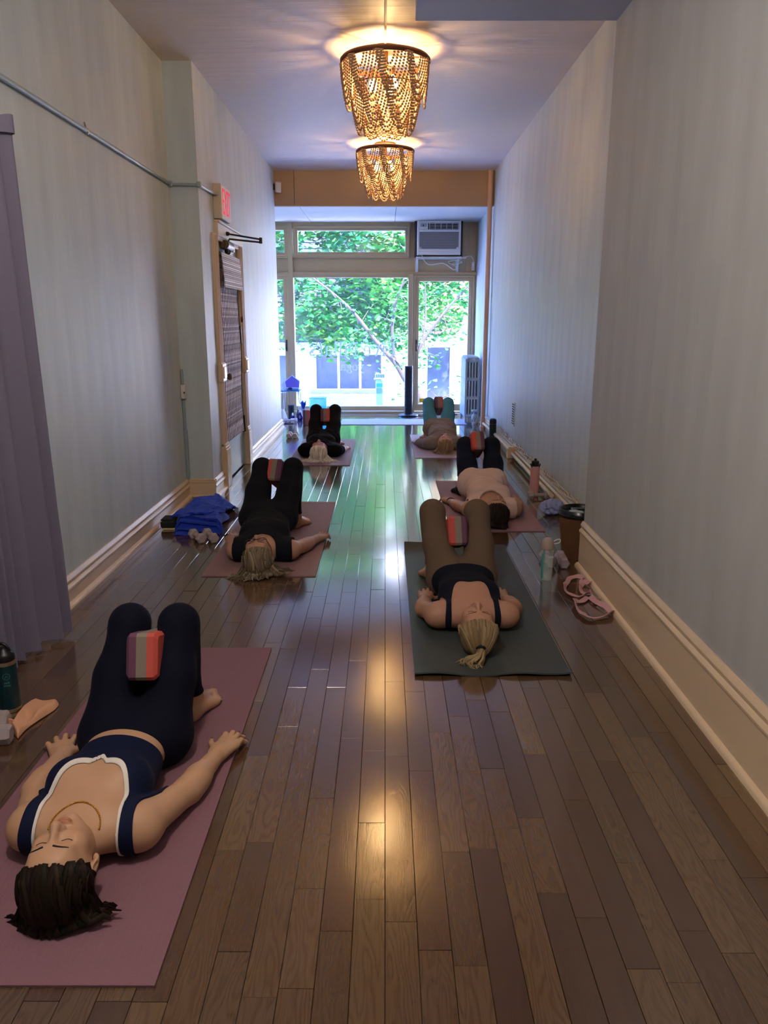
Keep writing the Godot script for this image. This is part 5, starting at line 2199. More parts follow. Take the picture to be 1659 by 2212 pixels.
func bottles() -> void:
	var steel := mat(rgb(190, 178, 140), 0.3, 0.9)
	var teal := mat(rgb(6, 46, 54), 0.4)
	var o := bottle("dark teal bottle with silver bands and black lid, nearest at the left edge", Vector3(-1.387, 0, -2.585), [Vector2(0, 0), Vector2(0.036, 0.0), Vector2(0.0375, 0.014), Vector2(0.0375, 0.19), Vector2(0, 0.19)], teal)
	var b := MB.new()
	b.lathe([Vector2(0.0376, 0.002), Vector2(0.0383, 0.004), Vector2(0.0383, 0.013), Vector2(0.0376, 0.014)], 32)
	part(o, "base_band", b, steel, 60)
	b = MB.new()
	b.lathe([Vector2(0.0376, 0.184), Vector2(0.0384, 0.186), Vector2(0.038, 0.198), Vector2(0.0, 0.198)], 32)
	part(o, "neck_band", b, steel, 60)
	b = MB.new()
	b.lathe([Vector2(0.036, 0.198), Vector2(0.036, 0.214), Vector2(0.032, 0.226), Vector2(0.02, 0.234), Vector2(0.014, 0.246), Vector2(0, 0.248)], 28)
	b.tube(arc(Vector3(-0.004, 0.226, 0), Vector3(-0.026, 0, 0), Vector3(0, 0.034, 0), 0.0, PI, 12), 0.006, 8)
	part(o, "lid", b, M.black, 50)
	var mark := mat(rgb(90, 170, 150), 0.5)
	b = MB.new()
	for k in 24:
		var a := TAU * k / 24
		var a2 := TAU * (k + 1) / 24
		var q := []
		for e in [[a, 0.0115], [a2, 0.0115], [a2, 0.0125], [a, 0.0125]]:
			var px: float = cos(e[0]) * e[1] / 0.0378
			q.append(Vector3(sin(px + 0.45) * 0.0378, 0.145 + sin(e[0]) * e[1], cos(px + 0.45) * 0.0378))
		b.face(q, q[0] - Vector3(0, q[0].y, 0))
	b.tube([Vector3(sin(0.3) * 0.0378, 0.139, cos(0.3) * 0.0378), Vector3(sin(0.42) * 0.0378, 0.15, cos(0.42) * 0.0378), Vector3(sin(0.48) * 0.0378, 0.142, cos(0.48) * 0.0378), Vector3(sin(0.6) * 0.0378, 0.149, cos(0.6) * 0.0378)], 0.0005, 4)
	part(o, "emblem", b, mark)
	var dirn := Vector3(sin(0.45), 0, cos(0.45))
	letters(o, "lettering", "ACE", 0.006, 0.018, dirn * 0.0376 + Vector3(0, 0.121, 0), 0.45, mark, false, 0.001)
	letters(o, "lettering", "YOGI", 0.006, 0.022, dirn * 0.0375 + Vector3(0, 0.110, 0), 0.45, mark, false, 0.001)
	# pink bottle
	o = bottle("tall pink bottle with black strap lid by the right baseboard", Vector3(1.215, 0, -6.13), [Vector2(0, 0), Vector2(0.036, 0), Vector2(0.0365, 0.006), Vector2(0.0365, 0.235), Vector2(0.034, 0.248), Vector2(0, 0.25)], mat(rgb(222, 158, 156), 0.45))
	b = MB.new()
	b.lathe([Vector2(0.031, 0.25), Vector2(0.031, 0.285), Vector2(0.026, 0.292), Vector2(0.01, 0.294), Vector2(0.01, 0.31), Vector2(0, 0.311)], 24)
	part(o, "lid", b, M.black, 50)
	b = MB.new()
	b.tube(arc(Vector3(0, 0.268, 0.0), Vector3(0.038, 0, 0), Vector3(0, -0.034, 0.026), 0, PI, 14), 0.005, 8)
	part(o, "carry_loop", b, M.black, 60)
	# clear bottle
	var clear := StandardMaterial3D.new()
	clear.albedo_color = Color(0.92, 0.98, 0.97, 0.16)
	clear.transparency = BaseMaterial3D.TRANSPARENCY_ALPHA
	clear.roughness = 0.05
	o = bottle("clear water bottle with taupe lid and teal straw beside the dark mat", Vector3(0.893, 0, -4.05), [Vector2(0.028, 0.0), Vector2(0.031, 0.006), Vector2(0.0325, 0.02), Vector2(0.0325, 0.175), Vector2(0.03, 0.182)], clear)
	var water := StandardMaterial3D.new()
	water.albedo_color = Color(0.80, 0.92, 0.88, 0.14)
	water.transparency = BaseMaterial3D.TRANSPARENCY_ALPHA
	water.roughness = 0.03
	b = MB.new()
	b.lathe([Vector2(0, 0.004), Vector2(0.027, 0.004), Vector2(0.031, 0.02), Vector2(0.031, 0.13), Vector2(0, 0.13)], 32)
	part(o, "water", b, water, 40)
	b = MB.new()
	b.lathe([Vector2(0.031, 0.176), Vector2(0.034, 0.18), Vector2(0.034, 0.192), Vector2(0.032, 0.2), Vector2(0.03, 0.225), Vector2(0.018, 0.238), Vector2(0, 0.24)], 28)
	part(o, "lid", b, mat(rgb(170, 150, 138), 0.5), 50)
	b = MB.new()
	b.tube(spline([Vector3(0.026, 0.215, 0.0), Vector3(0.045, 0.228, 0), Vector3(0.062, 0.234, 0.01), Vector3(0.06, 0.217, 0.012), Vector3(0.03, 0.205, 0.0)], 6), 0.003, 6)
	part(o, "cord_loop", b, M.offwhite, 60)
	b = MB.new()
	b.tube([Vector3(-0.024, 0.01, 0.012), Vector3(-0.019, 0.185, 0.01)], 0.0045, 8)
	b.box(Vector3(-0.030, 0.08, 0.013), Vector3(0.006, 0.15, 0.008), 0.002)
	part(o, "straw", b, mat(rgb(0, 150, 140), 0.4), 60)
	# dark bottle near the heating pipe
	o = bottle("dark green flask standing by the right baseboard next to heating pipe", Vector3(1.285, 0, -9.15), [Vector2(0, 0), Vector2(0.04, 0), Vector2(0.042, 0.008), Vector2(0.042, 0.19), Vector2(0, 0.19)], mat(rgb(24, 42, 40), 0.4))
	b = MB.new()
	b.lathe([Vector2(0.042, 0.192), Vector2(0.042, 0.235), Vector2(0.034, 0.25), Vector2(0.02, 0.256), Vector2(0, 0.257)], 28)
	part(o, "lid", b, mat(rgb(24, 32, 46), 0.4), 50)
	# cup shaped bin
	o = thing("waste_bin", "brown ribbed bin shaped like a takeaway cup with black lid at the wall corner", "bin", Vector3(1.182, 0, -4.5))
	b = MB.new()
	b.lathe([Vector2(0, 0), Vector2(0.098, 0), Vector2(0.1, 0.004), Vector2(0.127, 0.262), Vector2(0.12, 0.262)], 48)
	part(o, "cup", b, mat(rgb(116, 76, 46), 0.6), 50)
	var rib := MB.new()
	var pts := []
	for q in 9:
		var v := q / 8.0
		var a := -v * 0.5
		var r := lerpf(0.1, 0.127, v * 0.97) + 0.0003
		pts.append(Vector3(sin(a) * r, 0.004 + v * 0.252, cos(a) * r))
	rib.tube(pts, 0.002, 5)
	var rm := rib.mesh(90)
	for k in 96:
		var p := put(o, "rib", rm, mat(rgb(100, 64, 38), 0.6) if k == 0 else o.get_node("rib").material_override)
		p.rotation.y = TAU * k / 96
	b = MB.new()
	b.lathe([Vector2(0.128, 0.256), Vector2(0.138, 0.258), Vector2(0.139, 0.268), Vector2(0.134, 0.274), Vector2(0.134, 0.28), Vector2(0.126, 0.296), Vector2(0.118, 0.297), Vector2(0.112, 0.288), Vector2(0.106, 0.276), Vector2(0.0, 0.274)], 48)
	part(o, "lid", b, mat(rgb(14, 18, 26), 0.25), 35)
	b = MB.new()
	b.box(Vector3(-0.01, 0.292, 0.0), Vector3(0.10, 0.012, 0.05), 0.006)
	part(o, "sip_tab", b, mat(rgb(22, 28, 40), 0.3))
	b = MB.new()
	b.ball(Vector3(-0.05, 0.282, 0.03), Vector3(0.035, 0.014, 0.025), 10, 6)
	b.ball(Vector3(-0.02, 0.281, 0.045), Vector3(0.025, 0.012, 0.02), 10, 6)
	part(o, "crumpled_tissue", b, mat(rgb(170, 180, 186), 0.8), 30)

func wrinkle(n: FastNoiseLite, q: Vector3) -> float:
	return 1.0 - absf(n.get_noise_3dv(q)) * 2.2

func ribbon(o: Node3D, pts2: Array, w: float, m: Material, sd: float) -> void:
	var pts := []
	for q in pts2:
		pts.append(Vector3(q.x, 0, q.y))
	var sp := spline(pts, 6)
	var b := MB.new()
	var n := sp.size()
	b.sheet(n - 1, 3, func(u: float, v: float) -> Vector3:
		var i := int(round(u * (n - 1)))
		var t: Vector3 = (sp[mini(i + 1, n - 1)] - sp[maxi(i - 1, 0)]).normalized()
		var side := t.cross(Vector3.UP)
		var tw := 0.75 * sin(u * 9.0 + sd) + 0.35 * sin(u * 23.0 + sd * 2)
		var ax := side * cos(tw) + Vector3.UP * absf(sin(tw))
		return sp[i] + ax * (v - 0.5 + (0.5 * absf(sin(tw)))) * w + Vector3(0, 0.007 + 0.008 * absf(sin(u * 6.0 + sd)), 0), 0.003)
	part(o, "loop", b, m, 70)

func cloths() -> void:
	# stretching strap
	var pm := mat(rgb(198, 150, 154), 0.8)
	pm.uv1_triplanar = true
	pm.uv1_scale = Vector3(25, 25, 25)
	pm.normal_enabled = true
	pm.normal_texture = M.weave
	pm.normal_scale = 0.5
	var o := thing("stretch_strap", "dusty pink looped stretching strap on the floor by the right baseboard", "strap", Vector3.ZERO)
	ribbon(o, [Vector2(1.085, -4.02), Vector2(1.06, -4.043), Vector2(1.013, -4.006), Vector2(0.966, -3.893), Vector2(0.961, -3.797), Vector2(0.991, -3.740), Vector2(1.037, -3.763), Vector2(1.073, -3.809)], 0.026, pm, 0.4)
	ribbon(o, [Vector2(1.095, -3.930), Vector2(1.08, -3.98), Vector2(1.044, -3.857), Vector2(1.040, -3.774), Vector2(1.075, -3.798), Vector2(1.085, -3.73), Vector2(1.095, -3.70)], 0.034, pm, 1.7)
	ribbon(o, [Vector2(1.045, -3.740), Vector2(1.001, -3.684), Vector2(0.964, -3.662), Vector2(0.954, -3.555), Vector2(0.967, -3.484), Vector2(0.996, -3.454), Vector2(1.060, -3.484), Vector2(1.098, -3.524), Vector2(1.09, -3.576), Vector2(1.064, -3.640), Vector2(1.048, -3.728)], 0.03, pm, 2.6)
	# crumpled blue cloth
	var n := FastNoiseLite.new()
	n.seed = 4
	n.frequency = 9.0
	n.fractal_octaves = 3
	var bm := mat(rgb(140, 150, 196), 0.85)
	bm.uv1_triplanar = true
	bm.uv1_scale = Vector3(20, 20, 20)
	bm.normal_enabled = true
	bm.normal_texture = M.weave
	bm.normal_scale = 0.4
	o = thing("crumpled_cloth", "crumpled pale blue cloth on the floor between bin and dumbbell", "cloth", Vector3(1.235, 0.0, -5.52))
	var b := MB.new()
	b.sheet(72, 30, func(u: float, v: float) -> Vector3:
		var a := TAU * u
		var ph := PI * (0.02 + 0.96 * v)
		var d := Vector3(cos(a) * sin(ph), -cos(ph), sin(a) * sin(ph))
		var q := Vector3(cos(a) * sin(ph), cos(ph), sin(a) * sin(ph))
		var r := 0.74 + 0.24 * wrinkle(n, q * 0.075 + Vector3(0.3, 0, 0)) + 0.10 * wrinkle(n, Vector3(q.x + q.y * 0.6, q.y * 0.5, q.z * 0.4) * 0.16)
		var s := Vector3(d.x * 0.098, d.y * 0.062, d.z * 0.085) * r
		s.y = maxf(s.y + 0.052, 0.002)
		return s, 0.0)
	part(o, "folds", b, bm, 70)
	# royal blue towel, folded, with one corner thrown over
	var tm := mat(rgb(8, 52, 176), 0.9)
	tm.rim_enabled = true
	tm.rim = 0.5
	tm.uv1_triplanar = true
	tm.uv1_scale = Vector3(22, 22, 22)
	tm.normal_enabled = true
	tm.normal_texture = M.weave
	tm.normal_scale = 0.7
	o = thing("towel", "royal blue folded towel on the floor by the left baseboard", "towel", Vector3(-1.27, 0, -5.3))
	var n2 := FastNoiseLite.new()
	n2.seed = 8
	n2.frequency = 1.0
	b = MB.new()
	b.sheet(50, 60, func(u: float, v: float) -> Vector3:
		# u across from the left, v from the front edge on the floor up and back over
		var x := lerpf(-0.145, 0.165, u) + 0.012 * sin(v * 9.0) - 0.03 * v
		var z := 0.0
		var y := 0.0
		if v < 0.3:
			var s := v / 0.3
			y = 0.1 * s + 0.012 * sin(s * 11.0 + u * 3.0) * (1.0 - s) * s * 2.0
			z = 0.355 - 0.09 * s + 0.018 * sin(s * 17.0 + u * 5.0)
		else:
			var s := (v - 0.3) / 0.7
			y = 0.1 + 0.012 * sin(u * 6.0 + s * 5.0) - 0.05 * s * s + 0.012 * n2.get_noise_2d(u * 4.0, s * 5.0)
			z = 0.265 - 0.36 * s
		var e := clampf(minf(u, 1.0 - u) / 0.1, 0.0, 1.0)
		y = maxf(y * (0.25 + 0.75 * sqrt(e)), 0.003)
		return Vector3(x, y, z), 0.01)
	part(o, "folded_half", b, tm, 70)
	b = MB.new()
	b.sheet(40, 40, func(u: float, v: float) -> Vector3:
		var a := Vector3(-0.2, 0.095, 0.2)
		var c := Vector3(0.125, 0.105, 0.1)
		var d := Vector3(0.14, 0.02, -0.36)
		var e := Vector3(-0.03, 0.105, -0.46)
		var q := a.lerp(c, u).lerp(e.lerp(d, u), v)
		q.y += 0.028 * sin(v * PI) * (1.0 - 0.6 * u) + 0.012 * n2.get_noise_2d(u * 5.0 + 7.0, v * 6.0) + 0.008 * sin(v * 13.0 + u * 4.0)
		q.x += 0.012 * sin(v * 9.0)
		q.y = maxf(q.y, 0.006)
		return q, 0.012)
	part(o, "thrown_corner", b, tm, 70)
	b = MB.new()
	b.sheet(20, 12, func(u: float, v: float) -> Vector3: return Vector3(lerpf(-0.03, 0.14, u), lerpf(0.105, 0.02, u) - v * lerpf(0.1, 0.015, u), lerpf(-0.46, -0.36, u) + 0.02 * sin(u * 14.0) * v - 0.012 * v), 0.01)
	part(o, "hanging_edge", b, tm, 70)
	b = MB.new()
	for k in 16:
		var z := 0.4 - 0.02 * k
		b.tube([Vector3(0.13 + 0.002 * k, 0.02, -0.36 + 0.01 * k), Vector3(0.155 + 0.002 * k, 0.012 + 0.004 * (k % 3), -0.37 + 0.012 * k)], 0.002, 4)
	part(o, "fringe", b, mat(rgb(120, 130, 170), 0.9)).set_meta("kind", "stuff")
	o = thing("dark_pouch", "black pouch with a pale lower edge tucked under the blue towel", "pouch", Vector3(-1.49, 0, -5.13))
	b = MB.new()
	b.box(Vector3(0, 0.035, -0.02), Vector3(0.1, 0.055, 0.14), 0.012)
	b.box(Vector3(-0.01, 0.066, -0.02), Vector3(0.08, 0.014, 0.12), 0.006)
	part(o, "body", b, M.blackmatte)
	b = MB.new()
	b.box(Vector3(0.008, 0.006, 0.005), Vector3(0.09, 0.011, 0.1), 0.003)
	part(o, "edge", b, mat(rgb(206, 186, 140), 0.7))
	# peach cloth bag at the left
	var pc := mat(rgb(216, 160, 124), 0.85)
	pc.uv1_triplanar = true
	pc.uv1_scale = Vector3(22, 22, 22)
	pc.normal_enabled = true
	pc.normal_texture = M.weave
	pc.normal_scale = 0.5
	o = thing("peach_cloth", "folded peach cloth on the floor beside the dark teal bottle", "cloth", Vector3(-1.28, 0, -2.53))
	b = MB.new()
	var left := spline([Vector3(0.01, 0, 0.15), Vector3(-0.035, 0, 0.09), Vector3(-0.05, 0, 0.0), Vector3(-0.065, 0, -0.06), Vector3(-0.045, 0, -0.125)], 8)
	var right := spline([Vector3(0.02, 0, 0.16), Vector3(0.02, 0, 0.10), Vector3(0.035, 0, 0.04), Vector3(0.062, 0, -0.04), Vector3(0.06, 0, -0.085)], 8)
	b.sheet(32, 18, func(u: float, v: float) -> Vector3:
		var i := int(round(u * 32))
		var q: Vector3 = left[i].lerp(right[i], v)
		var e := minf(1.0, minf(minf(v, 1 - v) / 0.16, minf(u, 1 - u) / 0.1))
		q.y = 0.004 + 0.03 * sqrt(maxf(e, 0)) * (0.8 + 0.3 * sin(v * 5.0 + u * 4.0) - 0.3 * u) + 0.006 * sin(u * 15.0 + v * 6.0) * e
		return q, 0.0)
	part(o, "folded_cloth", b, pc, 70)
	b = MB.new()
	b.sheet(20, 3, func(u: float, v: float) -> Vector3:
		var a := -0.3 + 3.6 * u
		return Vector3(-0.03 - 0.045 * sin(a * 0.9), 0.004 + v * 0.028 + 0.008 * sin(a * 2.0), 0.115 - 0.035 * cos(a)), 0.004)
	part(o, "tie_band", b, pc, 70)

func window_corner() -> void:
	# little table with what stands on and under it
	var o := thing("side_table", "small blue topped table on white hairpin legs by the left glass door", "table", Vector3(-1.385, 0, -11.4))
	var b := MB.new()
	b.box(Vector3(0, 0.387, 0), Vector3(0.285, 0.014, 0.26), 0.005)
	part(o, "top", b, mat(rgb(70, 128, 190), 0.25))
	for sx in [-1.0, 1.0]:
		for sz in [-1.0, 1.0]:
			b = MB.new()
			b.tube([Vector3(0.125 * sx, 0.38, 0.11 * sz), Vector3(0.128 * sx, 0.005, 0.125 * sz), Vector3(0.09 * sx, 0.38, 0.09 * sz)], 0.0045, 6)
			part(o, "hairpin_leg", b, mat(rgb(220, 224, 236), 0.3))
	o = thing("crystal_lamp", "violet blue five sided glass ornament on the small table", "ornament", Vector3(-1.36, 0.394, -11.4))
	var pent := PackedVector2Array()
	for q in [Vector2(-0.115, 0.075), Vector2(-0.075, 0.01), Vector2(0.075, 0.01), Vector2(0.11, 0.06), Vector2(0.11, 0.125), Vector2(0.0, 0.215), Vector2(-0.1, 0.13)]:
		pent.append(q)
	b = MB.new()
	b.prism(PackedVector2Array([Vector2(-0.085, 0.04), Vector2(0.1, 0.04), Vector2(0.105, 0.13), Vector2(0.0, 0.208), Vector2(-0.1, 0.125)]), -0.05, 0.05)
	var violet := mat(rgb(86, 66, 214), 0.15)
	violet.clearcoat_enabled = true
	part(o, "front_face", b, violet, 20)
	b = MB.new()
	var rimp := [Vector3(-0.085, 0.036, 0.05), Vector3(-0.105, 0.127, 0.05), Vector3(0.0, 0.213, 0.05), Vector3(0.109, 0.132, 0.05), Vector3(0.104, 0.036, 0.05)]
	b.tube(rimp, 0.005, 6, true)
	b.prism(PackedVector2Array([Vector2(-0.14, 0.10), Vector2(-0.102, 0.13), Vector2(-0.085, 0.03), Vector2(-0.11, 0.0), Vector2(-0.145, 0.06)]), -0.05, 0.05)
	part(o, "glass_rim", b, mat(rgb(190, 214, 240), 0.15), 30)
	b = MB.new()
	b.box(Vector3(0.01, 0.02, 0), Vector3(0.17, 0.036, 0.1), 0.006)
	part(o, "base", b, mat(rgb(120, 170, 220), 0.2))
	b = MB.new()
	b.box(Vector3(-0.03, 0.026, 0.03), Vector3(0.06, 0.03, 0.06), 0.008)
	b.box(Vector3(-0.04, 0.006, 0.03), Vector3(0.09, 0.012, 0.08), 0.003)
	part(o, "inner_light", b, mat(rgb(24, 20, 120), 0.3))
	# bottles and jars on the floor
	o = thing("black_flask", "tall black cylindrical flask on the floor under the small table", "flask", Vector3(-1.355, 0, -11.12))
	b = MB.new()
	b.lathe([Vector2(0, 0), Vector2(0.043, 0), Vector2(0.044, 0.006), Vector2(0.046, 0.2), Vector2(0.042, 0.206), Vector2(0, 0.206)], 24)
	part(o, "body", b, mat(rgb(20, 24, 44), 0.4))
	b = MB.new()
	b.lathe([Vector2(0.046, 0.196), Vector2(0.048, 0.2), Vector2(0.048, 0.21), Vector2(0.0, 0.212)], 24)
	part(o, "rim", b, mat(rgb(90, 96, 120), 0.4))
	var navy := mat(rgb(16, 20, 120), 0.2)
	var spots := [[Vector3(-1.315, 0, -10.95), 0.030, 0.075, "small blue bottle with a white cap and label on the floor under the table"], [Vector3(-1.262, 0, -11.15), 0.022, 0.09, "slim dark bottle between the blue ones under the table"], [Vector3(-1.215, 0, -11.0), 0.042, 0.10, "round deep blue glass bottle with a drop mark by the table"]]
	for k in 3:
		var e: Array = spots[k]
		var r: float = e[1]
		var h: float = e[2]
		o = thing("small_bottle", e[3], "bottle", e[0], 0, "little blue bottles under the table")
		b = MB.new()
		if k == 2:
			b.lathe([Vector2(0, 0), Vector2(r * 0.7, 0), Vector2(r, h * 0.3), Vector2(r * 0.95, h * 0.6), Vector2(r * 0.5, h), Vector2(r * 0.32, h * 1.15), Vector2(0, h * 1.15)], 24)
		else:
			b.lathe([Vector2(0, 0), Vector2(r, 0), Vector2(r, h * 0.8), Vector2(r * 0.4, h), Vector2(0, h)], 20)
		part(o, "glass", b, navy, 50)
		b = MB.new()
		b.lathe([Vector2(r * 0.42, h * (1.15 if k == 2 else 1.0)), Vector2(r * 0.42, h * 1.35), Vector2(r * 0.2, h * 1.5), Vector2(0, h * 1.5)], 16)
		part(o, "cap", b, M.white if k != 1 else navy, 50)
		b = MB.new()
		if k == 0:
			b.lathe([Vector2(r * 1.01, h * 0.05), Vector2(r * 1.02, h * 0.05), Vector2(r * 1.02, h * 0.5), Vector2(r * 1.01, h * 0.5)], 20)
			part(o, "paper_label", b, M.white)
		elif k == 2:
			b.tube([Vector3(0, h * 0.75, r * 0.8), Vector3(-0.012, h * 0.45, r * 1.02), Vector3(0, h * 0.3, r * 1.04), Vector3(0.012, h * 0.45, r * 1.02)], 0.0018, 5, true)
			part(o, "drop_mark", b, M.white)
	o = thing("blue_flowers", "bunch of deep blue glossy leaves in a pale vase beside the table", "vase", Vector3(-1.19, 0, -11.22))
	b = MB.new()
	b.lathe([Vector2(0, 0), Vector2(0.04, 0), Vector2(0.045, 0.05), Vector2(0.035, 0.12), Vector2(0.042, 0.14)], 20)
	part(o, "vase", b, mat(rgb(150, 190, 230), 0.2), 50)
	for k in 9:
		b = MB.new()
		var a := k * 0.9
		b.tube([Vector3(0, 0.12, 0), Vector3(cos(a) * 0.03, 0.2 + 0.012 * (k % 4), sin(a) * 0.03), Vector3(cos(a) * 0.07, 0.2 + 0.03 * (k % 3), sin(a) * 0.05)], [0.008, 0.02, 0.002], 6, false, 0.35)
		part(o, "leaf", b, mat(rgb(22, 60, 170), 0.3), 70)
	o = thing("paper_bag", "crumpled white paper bag at the end of the left baseboard", "bag", Vector3(-1.47, 0, -11.0))
	b = MB.new()
	b.sheet(20, 8, func(u: float, v: float) -> Vector3:
		var a := TAU * u
		var r := 0.06 * (1.0 - 0.35 * v) * (1.0 + 0.12 * sin(a * 5.0 + v * 3.0))
		return Vector3(cos(a) * r - 0.03 * v + 0.02, v * 0.15 + 0.012 * sin(a * 3.0) * v, sin(a) * r), 0.0)
	part(o, "paper", b, M.white, 20)
	b = MB.new()
	b.box(Vector3(0.07, 0.006, 0.05), Vector3(0.09, 0.012, 0.07), 0.003)
	part(o, "flap", b, M.white)
	o = thing("phone", "dark phone lying on the floor before the lavender dumbbell", "phone", Vector3(-1.33, 0, -10.6), 0.1)
	b = MB.new()
	b.box(Vector3(0, 0.005, 0), Vector3(0.13, 0.009, 0.07), 0.003)
	part(o, "body", b, M.black)
	b = MB.new()
	b.box(Vector3(0, 0.0099, 0), Vector3(0.12, 0.001, 0.062))
	part(o, "screen", b, mat(rgb(20, 22, 40), 0.1))
	var cy := StandardMaterial3D.new()
	cy.albedo_color = Color(0.15, 0.93, 1.0, 0.35)
	cy.transparency = BaseMaterial3D.TRANSPARENCY_ALPHA
	cy.roughness = 0.2
	o = thing("storage_box", "translucent cyan plastic box on the floor in front of the window", "box", Vector3(-1.0, 0, -11.6))
	b = MB.new()
	b.box(Vector3(0, 0.004, 0), Vector3(0.24, 0.006, 0.2), 0.002)
	b.box(Vector3(0, 0.13, 0.1), Vector3(0.25, 0.26, 0.004), 0.0015)
	b.box(Vector3(0, 0.13, -0.1), Vector3(0.25, 0.26, 0.004), 0.0015)
	b.box(Vector3(0.124, 0.13, 0), Vector3(0.004, 0.26, 0.2), 0.0015)
	b.box(Vector3(-0.124, 0.13, 0), Vector3(0.004, 0.26, 0.2), 0.0015)
	part(o, "tub", b, cy)
	b = MB.new()
	frame_rect(b, -0.13, 0.13, -0.105, 0.105, 0.01, -0.005, 0.005)
	b.xf = Transform3D.IDENTITY
	var rimn := part(o, "rim", b, mat(rgb(190, 236, 246), 0.3))
	rimn.rotation.x = PI / 2
	rimn.position.y = 0.262

# ---------------------------------------------------------------- the street outside
func outdoors() -> void:
	var b := MB.new()
	block(b, -30, 30, -1.8, -1.5, -40, -14.6)
	struct("street", b, mat(rgb(120, 122, 126), 0.9))
	b = MB.new()
	block(b, -30, 30, -1.8, -1.38, -14.6, -12.1, 0.02)
	struct("sidewalk", b, mat(rgb(190, 190, 188), 0.9))
	b = MB.new()
	block(b, -30, 30, -1.8, -1.38, -24.0, -20.8, 0.02)
	struct("far_sidewalk", b, mat(rgb(200, 200, 198), 0.9))
	b = MB.new()
	block(b, -8, 8, -1.8, 0.0, -12.3, -11.9)
	block(b, -8, -2.0, -1.8, 3.6, -12.3, -12.1)
	block(b, 1.6, 8, -1.8, 3.6, -12.3, -12.1)
	block(b, -8, 8, 2.8, 3.6, -12.3, -12.1)
	struct("wall_street", b, mat(rgb(170, 150, 130), 0.8))
	facing_building()
	car()
	meter()
	trees()

func facing_building() -> void:
	var o := thing("street_building", "pale painted brick building with dark ground floor windows across the street", "building", Vector3(0, -1.4, -24.0))
	var pale := mat(rgb(238, 232, 222), 0.8)
	var slate := mat(rgb(52, 62, 72), 0.7)
	var b := MB.new()
	block(b, -14, 14, 0, 2.1, -0.6, 0)
	block(b, -0.02, 14, 2.1, 11, -0.6, 0)
	part(o, "wall", b, pale)
	b = MB.new()
	block(b, -14, -0.02, 2.1, 11, -0.7, -0.1)
	part(o, "upper_wall", b, slate)
	b = MB.new()
	for k in 52:
		b.box(Vector3(-7.0, 2.2 + 0.17 * k, -0.09), Vector3(14, 0.15, 0.03), 0.01)
	part(o, "siding", b, slate).set_meta("kind", "stuff")
	b = MB.new()
	block(b, -14, 0.0, 1.98, 2.12, -0.3, 0.12, 0.02)
	part(o, "ledge", b, mat(rgb(150, 160, 172), 0.6))
	b = MB.new()
	for k in 60:
		b.box(Vector3(-9 + 0.15 * k, 2.5, 0.06), Vector3(0.02, 0.75, 0.02))
	b.box(Vector3(-4.5, 2.88, 0.06), Vector3(9, 0.04, 0.04))
	b.box(Vector3(-4.5, 2.2, 0.06), Vector3(9, 0.03, 0.03))
	part(o, "balcony_railing", b, mat(rgb(40, 44, 52), 0.6)).set_meta("kind", "stuff")
	var white := mat(rgb(236, 240, 244), 0.5)
	var shade := mat(rgb(52, 60, 76), 0.12, 0.0, 0.7)
	# shop windows: three panes, then one more to the left and a doorway to the right
	for e in [[-2.14, -1.44], [-1.42, -0.78], [-0.76, -0.1]]:
		b = MB.new()
		frame_rect(b, e[0] - 0.02, e[1] + 0.02, 0.68, 1.80, 0.045, 0.0, 0.07)
		var w := part(o, "shop_window", b, white)
		b = MB.new()
		block(b, e[0] + 0.02, e[1] - 0.02, 0.70, 1.78, 0.0, 0.02)
		part(w, "dark_pane", b, shade)
	b = MB.new()
	block(b, -2.3, 0.0, 0.60, 0.68, 0, 0.16, 0.015)
	part(o, "sill", b, mat(rgb(150, 152, 158), 0.7))
	b = MB.new()
	frame_rect(b, -4.6, -2.85, 0.2, 1.78, 0.05, 0.0, 0.07)
	var w2 := part(o, "side_window", b, white)
	b = MB.new()
	block(b, -4.55, -2.9, 0.25, 1.74, 0.0, 0.02)
	part(w2, "dark_pane", b, shade)
	for e in [[1.22, 2.05, 0.0, 2.05], [1.42, 2.0, 2.6, 4.4], [-0.0, 0.0, 0, 0]]:
		if e[0] == e[1]:
			continue
		b = MB.new()
		frame_rect(b, e[0], e[1], e[2], e[3], 0.07, 0.0, 0.08)
		var d := part(o, "opening", b, white)
		b = MB.new()
		block(b, e[0] + 0.05, e[1] - 0.05, e[2] + 0.04, e[3] - 0.05, 0.0, 0.02)
		part(d, "dark_pane", b, shade)
	b = MB.new()
	block(b, 1.5, 2.3, 2.3, 6.0, 0.0, 0.05, 0.01)
	part(o, "brown_panel", b, mat(rgb(150, 112, 92), 0.8))
	# bricks of the pier and below the sill
	var br := MB.new()
	br.box(Vector3.ZERO, Vector3(0.2, 0.062, 0.03), 0.006)
	var bm := br.mesh(20)
	var brick := mat(rgb(206, 186, 166), 0.9)
	var brick2 := mat(rgb(180, 162, 148), 0.9)
	var r := RandomNumberGenerator.new()
	r.seed = 3
	var count := 0
	var restb := MB.new()
	for row in 26:
		var y := 0.03 + 0.075 * row
		for c in 26:
			var x := -2.78 + 0.212 * c + (0.106 if row % 2 else 0.0)
			if x > -0.1:
				continue
			if y > 0.58 and x > -2.3:
				continue
			if count < 290 and y > 0.15:
				count += 1
				var p := put(o, "brick", bm, brick if r.randf() < 0.6 else brick2)
				p.position = Vector3(x, y, 0.012 + r.randf() * 0.004)
			else:
				restb.box(Vector3(x, y, 0.012), Vector3(0.2, 0.062, 0.03), 0.006)
	part(o, "more_bricks", restb, brick).set_meta("kind", "stuff")

